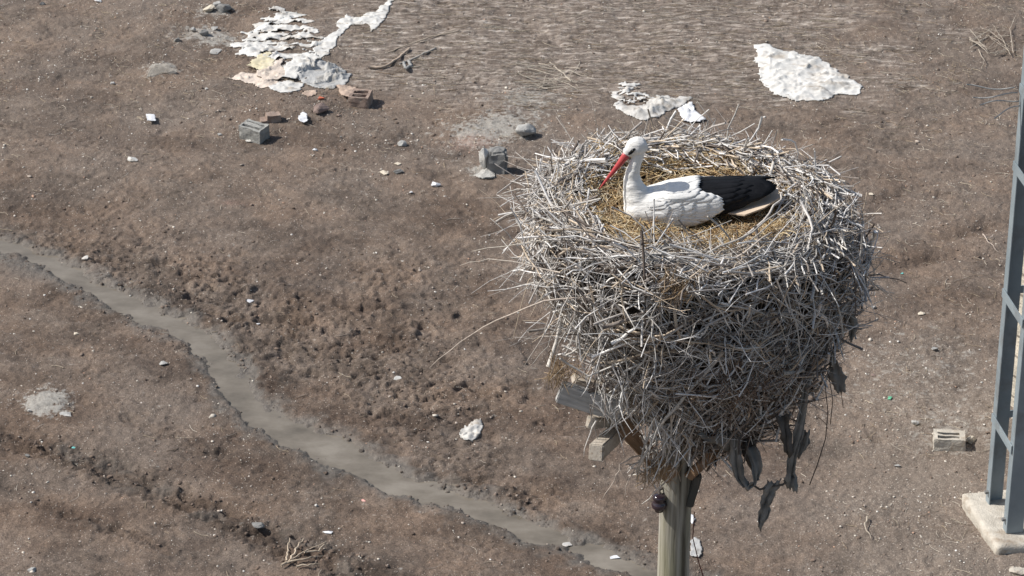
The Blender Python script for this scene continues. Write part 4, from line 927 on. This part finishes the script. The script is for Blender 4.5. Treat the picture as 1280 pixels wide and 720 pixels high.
tube_obj('wire', [[nP(868, 640, -.05), nP(866, 672, -.07), nP(874, 705, -.07), nP(884, 735, -.07)]], [.003], [(.12, .035, .03)], M_chip, pole, 6)

# ------------------------------------------------------------------ rags hanging from the nest
m, n, p = mat_base('faded_grey_cloth'); co = coords(n); n.links.new(ramp(n, noise_n(n, co, 9, 6), [(.3, (.11, .108, .10)), (.7, (.28, .27, .25))]), p.inputs['Base Color']); p.inputs['Roughness'].default_value = .9
n.links.new(bump(n, noise_n(n, coords(n, (30, 30, 4)), 2, 4), .01), p.inputs['Normal']); M_cloth = m
M_clothd = simple('dark_cloth', (.05, .047, .043), (.13, .12, .11), 12, .9, .006, 60)
def strip(name, rows, mat, label, cat='rag', tw=.9, seed=0, parent=None):
    """rows: (px,py,dy,width_px)"""
    rows = [tuple(float(x) for x in r) for r in rows]; n_ = (len(rows)-1)*5+1; vs = []; fs = []; mcols = 9
    for i in range(n_):
        t = i/5; a = int(min(t, len(rows)-2)); f_ = t-a; r_ = [rows[a][q]*(1-f_)+rows[a+1][q]*f_ for q in range(4)]
        c = nP(r_[0], r_[1], r_[2]); w_ = .70*r_[3]/250*(1.05+.5*mnoise.noise(Vector((i*.45, seed, 0))))*1.1; ang = tw*mnoise.noise(Vector((i*.13, seed+5, 0)))*2
        for j in range(mcols):
            s = j/(mcols-1)-.5; e = Vector((math.cos(ang), math.sin(ang), .15*math.sin(i*.3+seed)))
            vs.append(c+Vector((0, 0, .02*abs(s)*2))+e*(w_*s*(1+.14*mnoise.noise(Vector((i*.7, s*3, seed+3)))))+Vector((0, 0, -.03*mnoise.noise(Vector((j*1.3, seed, 4))) if i in (0, n_-1) else 0))+Vector((0, .011*math.sin(j*1.3+i*.22+seed)+.012*mnoise.noise(Vector((i*.4, j*.8, seed))), .012*mnoise.noise(Vector((i*.5, j, seed+9))))))
        if i:
            for j in range(mcols-1): b = (i-1)*mcols+j; fs.append((b, b+1, b+mcols+1, b+mcols))
    o = link(name, from_py(name, vs, fs), mat, parent)
    if parent is None: center(o); tag(o, label, cat)
    md = o.modifiers.new('thickness', 'SOLIDIFY'); md.thickness = .004
    return o
strip('torn_rag', [(918, 548, -.35, 16), (919, 575, -.36, 17), (924, 600, -.36, 16), (934, 613, -.36, 12), (945, 605, -.36, 10), (946, 585, -.34, 16), (938, 560, -.3, 22)], M_cloth, 'looped dark rag hanging below the middle of the nest', seed=1)
strip('torn_rag', [(968, 604, -.34, 20), (962, 618, -.34, 24), (957, 632, -.34, 17), (955, 645, -.34, 20), (950, 662, -.34, 8)], M_cloth, 'lowest ragged cloth strip dangling in the air', seed=2)
strip('torn_rag', [(1008, 476, -.35, 10), (1004, 510, -.35, 12), (998, 545, -.35, 15), (990, 575, -.35, 15), (988, 595, -.35, 14), (988, 612, -.35, 28)], M_cloth, 'long dark rag strip hanging at the lower right of the nest', seed=3)
strip('torn_rag', [(1008, 540, -.3, 10), (1006, 556, -.3, 18), (998, 572, -.3, 10)], M_cloth, 'short grey rag flap behind the long strip', seed=4)
strip('torn_rag', [(1036, 440, -.3, 8), (1042, 458, -.3, 16), (1046, 475, -.3, 24), (1050, 492, -.3, 18)], M_cloth, 'grey cloth flap at the right edge of the nest', seed=5)
strip('torn_rag', [(932, 548, -.25, 24), (938, 570, -.25, 26), (942, 588, -.25, 14)], M_clothd, 'black bunched rag tucked under the nest', seed=6)
strip('torn_rag', [(978, 520, -.4, 26), (982, 545, -.4, 22), (986, 570, -.38, 12)], M_clothd, 'black rag under the nest beside the long strip', seed=8)
strip('torn_rag', [(1060, 395, -.2, 14), (1066, 410, -.2, 18), (1064, 428, -.2, 8)], M_cloth, 'small grey rag at the right flank of the nest', seed=9)
strip('torn_rag', [(885, 545, -.4, 44), (900, 556, -.36, 40), (910, 562, -.3, 30)], M_cloth, 'grey green rag pressed under the nest beside the post', seed=10)
o = tube_obj('torn_string', [[nP(*q) for q in ((938, 604, -.36), (950, 612, -.36), (962, 608, -.34), (978, 606, -.35), (992, 596, -.35))]], [.006], [(.1, .09, .08)], M_rag, sides=6); tag(center(o), 'dark string linking the hanging rags', 'string')
o = tube_obj('loose_wire', [[nP(*q) for q in ((1022, 440, -.35), (1031, 480, -.35), (1035, 515, -.35), (1032, 548, -.35), (1022, 580, -.35), (1012, 606, -.35))]], [.0028], [(.07, .055, .05)], M_chip, sides=6); tag(center(o), 'long thin dark wire curving down from the right of the nest', 'wire')
o = tube_obj('loose_wire', [[nP(*q) for q in ((1026, 445, -.3), (1036, 470, -.3), (1041, 500, -.3), (1038, 530, -.3))]], [.0025], [(.09, .07, .06)], M_chip, sides=6); tag(center(o), 'shorter dark wire beside the long one', 'wire')
o = tube_obj('loose_wire', [[nP(*q) for q in ((1038, 455, -.3), (1050, 480, -.28), (1054, 510, -.28))]], [.002], [(.09, .06, .05)], M_chip, sides=6); tag(center(o), 'short thin wire hanging past the grey cloth flap', 'wire')

# ------------------------------------------------------------------ the stork
SY = NY-.06
def sP_(px, py, dy=0): return pd(px, py, SY+dy)
stork = empty('white_stork', (NX, SY, NZ-.15)); tag(stork, 'white stork with red bill and black wing feathers sitting in the nest', 'stork')
# torso envelope: x (rel. NX) -> centre y, centre z, half height, half width
EX = np.array([-.330, -.322, -.30, -.27, -.20, -.10, .0, .10, .20, .30, .38, .44])
EYc = np.array([-.085, -.085, -.08, -.075, -.07, -.055, -.035, -.015, .00, .02, .03, .04])
EZc = np.array([-.035, -.035, -.035, -.035, -.035, -.032, -.030, -.024, -.015, -.005, .0, .0])
EA = np.array([.004, .035, .070, .092, .110, .118, .118, .108, .092, .074, .060, .048])
EB = np.array([.004, .035, .070, .095, .118, .132, .134, .128, .118, .106, .094, .082])
def env(x, th, off=0.0):
    """th: 0 = top of the back, +90 = the side toward the viewer"""
    yc, zc, a, b = (float(np.interp(x, EX, q)) for q in (EYc, EZc, EA, EB)); s, c = math.sin(th), math.cos(th)
    nrm = Vector((0, -s/b, c/a)).normalized(); return Vector((NX+x, SY+yc-b*s, NZ+zc+a*c))+nrm*off, nrm
def loft(rings_):
    bm = bmesh.new(); R_ = []
    for ring in rings_: R_.append([bm.verts.new(v) for v in ring])
    k_ = len(R_[0])
    for a, b in zip(R_[:-1], R_[1:]):
        for i in range(k_): bm.faces.new([a[i], b[i], b[(i+1) % k_], a[(i+1) % k_]])
    bm.faces.new(R_[0]); bm.faces.new(R_[-1]); bmesh.ops.recalc_face_normals(bm, faces=bm.faces[:]); return bm
def path_loft(pts, seg=20, lat=1.0):
    """pts: (Vector, radius in plane, radius across)"""
    P = [Vector(p[0]) for p in pts]; out = []
    for i, (p, r1, r2) in enumerate(pts):
        T = (P[min(i+1, len(P)-1)]-P[max(i-1, 0)]).normalized(); S = Vector((.12, 1, 0)); S = (S-T*S.dot(T)).normalized(); U = T.cross(S)
        out.append([P[i]+U*(r1*math.cos(a))+S*(r2*math.sin(a)) for a in [j*2*math.pi/seg for j in range(seg)]])
    return out
bmA = loft([[env(x, j*2*math.pi/32, -.004-.2*max(0, x-.05))[0] for j in range(32)] for x in list(np.linspace(-.328, .30, 34))])
neck = [(sP_(806, 266, -.07), .085, .085), (sP_(800, 254, -.075), .082, .080), (sP_(795, 242, -.08), .068, .064), (sP_(791.5, 232, -.08), .052, .050), (sP_(790, 223, -.08), .042, .040), (sP_(791, 214, -.08), .034, .033), (sP_(794, 205, -.08), .030, .029), (sP_(797, 197, -.08), .029, .028), (sP_(798.5, 190, -.08), .030, .028), (sP_(799, 185, -.08), .025, .025)]
bmB = loft(path_loft(neck))
hd = [(sP_(809.5, 181, -.076), .006, .006), (sP_(808, 181.5, -.077), .028, .022), (sP_(804, 182, -.078), .042, .033), (sP_(798, 182, -.08), .051, .038), (sP_(793, 183.5, -.081), .047, .036), (sP_(788.5, 187, -.083), .037, .029), (sP_(785, 190.5, -.085), .028, .022), (sP_(782.5, 193.5, -.087), .022, .018)]
bmC = loft(path_loft(hd))
me = bpy.data.meshes.new('body'); bm = bmesh.new()
for b in (bmA, bmB, bmC):
    t_ = bpy.data.meshes.new('t'); b.to_mesh(t_); bm.from_mesh(t_); b.free(); bpy.data.meshes.remove(t_)
bm.to_mesh(me); bm.free()
tmp = bpy.data.objects.new('tmp', me); C.objects.link(tmp)
md = tmp.modifiers.new('r', 'REMESH'); md.mode = 'VOXEL'; md.voxel_size = .0055
md = tmp.modifiers.new('s', 'SMOOTH'); md.factor = .6; md.iterations = 7
dg = bpy.context.evaluated_depsgraph_get(); me2 = bpy.data.meshes.new_from_object(tmp.evaluated_get(dg)); bpy.data.objects.remove(tmp)
for v in me2.vertices:
    q = v.co; v.co = q+v.normal*(.0025*mnoise.fractal(Vector((q.x*14, q.y*30, q.z*30)), 1, 2, 3))
me2.name = 'body'
def plumage(name, c1, c2, rough=.8, spec=.2):
    m, n, p = mat_base(name); co = coords(n, (14, 60, 60)); f = noise_n(n, co, 1.5, 5, .6); f2 = noise_n(n, coords(n), 12, 4)
    col = mixc(n, .5, ramp(n, f, [(.35, c1), (.65, c2)]), ramp(n, f2, [(.35, c1), (.65, c2)]))
    n.links.new(col, p.inputs['Base Color']); p.inputs['Roughness'].default_value = rough; p.inputs['Specular IOR Level'].default_value = spec
    n.links.new(bump(n, f, .004), p.inputs['Normal']); return m
M_wplume = plumage('white_plumage', (.70, .69, .66), (.82, .81, .79))
M_bplume = plumage('black_plumage', (.004, .0045, .006), (.011, .0115, .014), .65, .18)
body = link('body', me2, M_wplume, stork)
# bill
bp = [(sP_(785, 190.5, -.086), .020, .016), (sP_(781, 196, -.089), .0195, .0145), (sP_(775, 204, -.093), .016, .012), (sP_(767, 214, -.099), .012, .009), (sP_(758, 225, -.105), .0075, .006), (sP_(752, 232.5, -.109), .004, .0035), (sP_(749, 236.5, -.111), .0012, .0012)]
b = loft(path_loft(bp, 16)); me = bpy.data.meshes.new('bill'); b.to_mesh(me); b.free()
bill = link('bill', me, simple('red_bill', (.40, .042, .048), (.52, .075, .075), 9, .4, .001, 60, spec=.5), stork)
# dark line between the mandibles
lp = []
for k_, (c, r1, r2) in enumerate(bp[1:6]):
    lp.append(c+Vector((.001, -(r2+.0003), -.001)))
tube_obj('bill_gape', [lp], [np.array([.0014, .0014, .0012, .001, .0007])], [(.16, .02, .02)], M_chip, bill, 6).matrix_parent_inverse = Matrix.Identity(4)
# eye and the black skin round it, on both sides
M_eye = simple('eye_black', (.004, .004, .004), (.008, .008, .008), 4, .12, 0, spec=.6)
Bh = sP_(791.0, 184.5, -.082)
for sgn in (-1, 1):
    e0 = Vector((Bh.x, Bh.y+sgn*.0335, Bh.z)); bm = bmesh.new(); bmesh.ops.create_uvsphere(bm, u_segments=20, v_segments=12, radius=.0085); bmesh.ops.translate(bm, vec=e0, verts=bm.verts)
    me = bpy.data.meshes.new('eye'); bm.to_mesh(me); bm.free(); eo = link('eye', me, M_eye, stork)
    bm = bmesh.new(); bmesh.ops.create_uvsphere(bm, u_segments=20, v_segments=12, radius=1)
    Mx = Matrix.Translation(e0+Vector((-.006, -sgn*.004, -.0085))) @ Matrix.Rotation(R(-50), 4, 'Y') @ Matrix.Rotation(R(sgn*10), 4, 'Z') @ Matrix.Diagonal((.026, .0075, .0085, 1))
    bmesh.ops.transform(bm, matrix=Mx, verts=bm.verts); me = bpy.data.meshes.new('eye_patch'); bm.to_mesh(me); bm.free(); link('eye_patch', me, M_bplume, stork)
# feathers
def feathers(name, items, mat, parent, label=None, crown=.0035):
    V_ = []; F_ = []; base_ = 0; nl, nw = 9, 5
    for (x0, t0, x1, t1, w_, off0, off1, crv) in items:
        for i in range(nl):
            t = i/(nl-1); x = x0+(x1-x0)*t; th = t0+(t1-t0)*t+crv*t*(1-t)
            ww = w_*min(1, (.35+2.2*t))*(1 if t < .72 else math.sqrt(max(0, 1-((t-.72)/.285)**2)))
            p, nrm = env(x, th, off0+(off1-off0)*t)
            for j in range(nw):
                s = (j/(nw-1)-.5)*2; b_ = float(np.interp(x, EX, EB)); a_ = float(np.interp(x, EX, EA)); rr = max(.03, (a_+b_)/2)
                q, _n = env(x, th+s*ww/2/rr, off0+(off1-off0)*t+crown*(1-s*s)+ (crown*.4*s))
                V_.append(q+Vector((.006*(1-s*s)*t, 0, 0)))
        i = np.arange(nl-1)[:, None]*nw; j = np.arange(nw-1)[None, :]
        F_.append(np.stack([i+j, i+j+1, i+nw+j+1, i+nw+j], -1).reshape(-1, 4)+base_); base_ += nl*nw
    me = npmesh(name, np.array([v[:] for v in V_]), np.concatenate(F_)); o = link(name, me, mat, parent)
    md = o.modifiers.new('thickness', 'SOLIDIFY'); md.thickness = .0016; md.offset = -1
    if label: o['label'] = label
    return o
rf = random.Random(5)
for sgn in (1, -1):
    fl = []
    D = lambda a: sgn*R(a)
    for i in range(11):       # primaries low on the side, longest
        u = i/10; fl.append((.03-.05*u, D(112-40*u), .235+.20*u**.45, D(88-62*u), .044, -.006, .006+.004*u, D(6)))
    for i in range(12):       # secondaries and tertials over them
        u = i/11; fl.append((.02+.0*u, D(92-86*u), .36+.07*math.sin(.4+u*2.4), D(66-60*u), .046, -.004, .010+.004*u, D(4)))
    for i in range(9):
        u = i/8; fl.append((.02, D(84-76*u), .22+.12*((i*5) % 9)/9, D(68-60*u), .048, -.001, .0095, 0))
    feathers('flight_feathers', fl, M_bplume, stork)
    cv = []
    rows = 5
    for r_ in range(rows):    # white coverts and scapulars in overlapping rows
        v = r_/(rows-1)
        for i in range(18):
            th = 2+i*6.6+(r_ % 2)*3.2
            end = .045 if th < 44 else (.05+.11*min(1, (th-44)/14) if th < 92 else .15-.09*(th-92)/20)
            x1 = -.11+(end+.11)*v+rf.uniform(-.010, .010); L = .12+.05*v
            cv.append((x1-L, D(th+1), x1, D(th-1+rf.uniform(-1.5, 1.5)), .046, -.010+.014*v, .0035+.0125*v, 0)); continue
            cv.append((x1-L, D(th+1), x1, D(th-1), .042, -.009, .0065+.0095*v, 0))
    feathers('covert_feathers', cv, M_wplume, stork, None, .0014)
tl = []
for i in range(9):
    u = i/8-.5; tl.append((.16, R(u*110), .37, R(u*70), .038, -.008, -.006, 0))
feathers('tail_feathers', tl, M_wplume, stork)
# straw pushed up round the sitting bird
P_ = []; Rr = []; Cc = []
for _ in range(1500):
    x = random.uniform(-.36, .34); th = R(random.uniform(98, 150)); p, nrm = env(x, th, random.uniform(.0, .07)) if x > -.325 else (Vector((NX+x, SY-.08+random.gauss(0, .05), NZ-.12)), None)
    p.z = NZ-.155+abs(random.gauss(0, .018)); d = Vector((random.gauss(0, 1), random.gauss(0, .7), random.gauss(0, .3)))
    P_.append(curve_pts(p, d, random.uniform(.04, .13), 4, .25, .003)); Rr.append(random.uniform(.001, .002))
    Cc.append(np.array(random.choice([(.56, .40, .20), (.44, .29, .13), (.66, .52, .31), (.30, .19, .10)]))*random.uniform(.8, 1.1))
tag(tube_obj('loose_straw', P_, Rr, Cc, M_straw, nest, 4), kind='stuff')
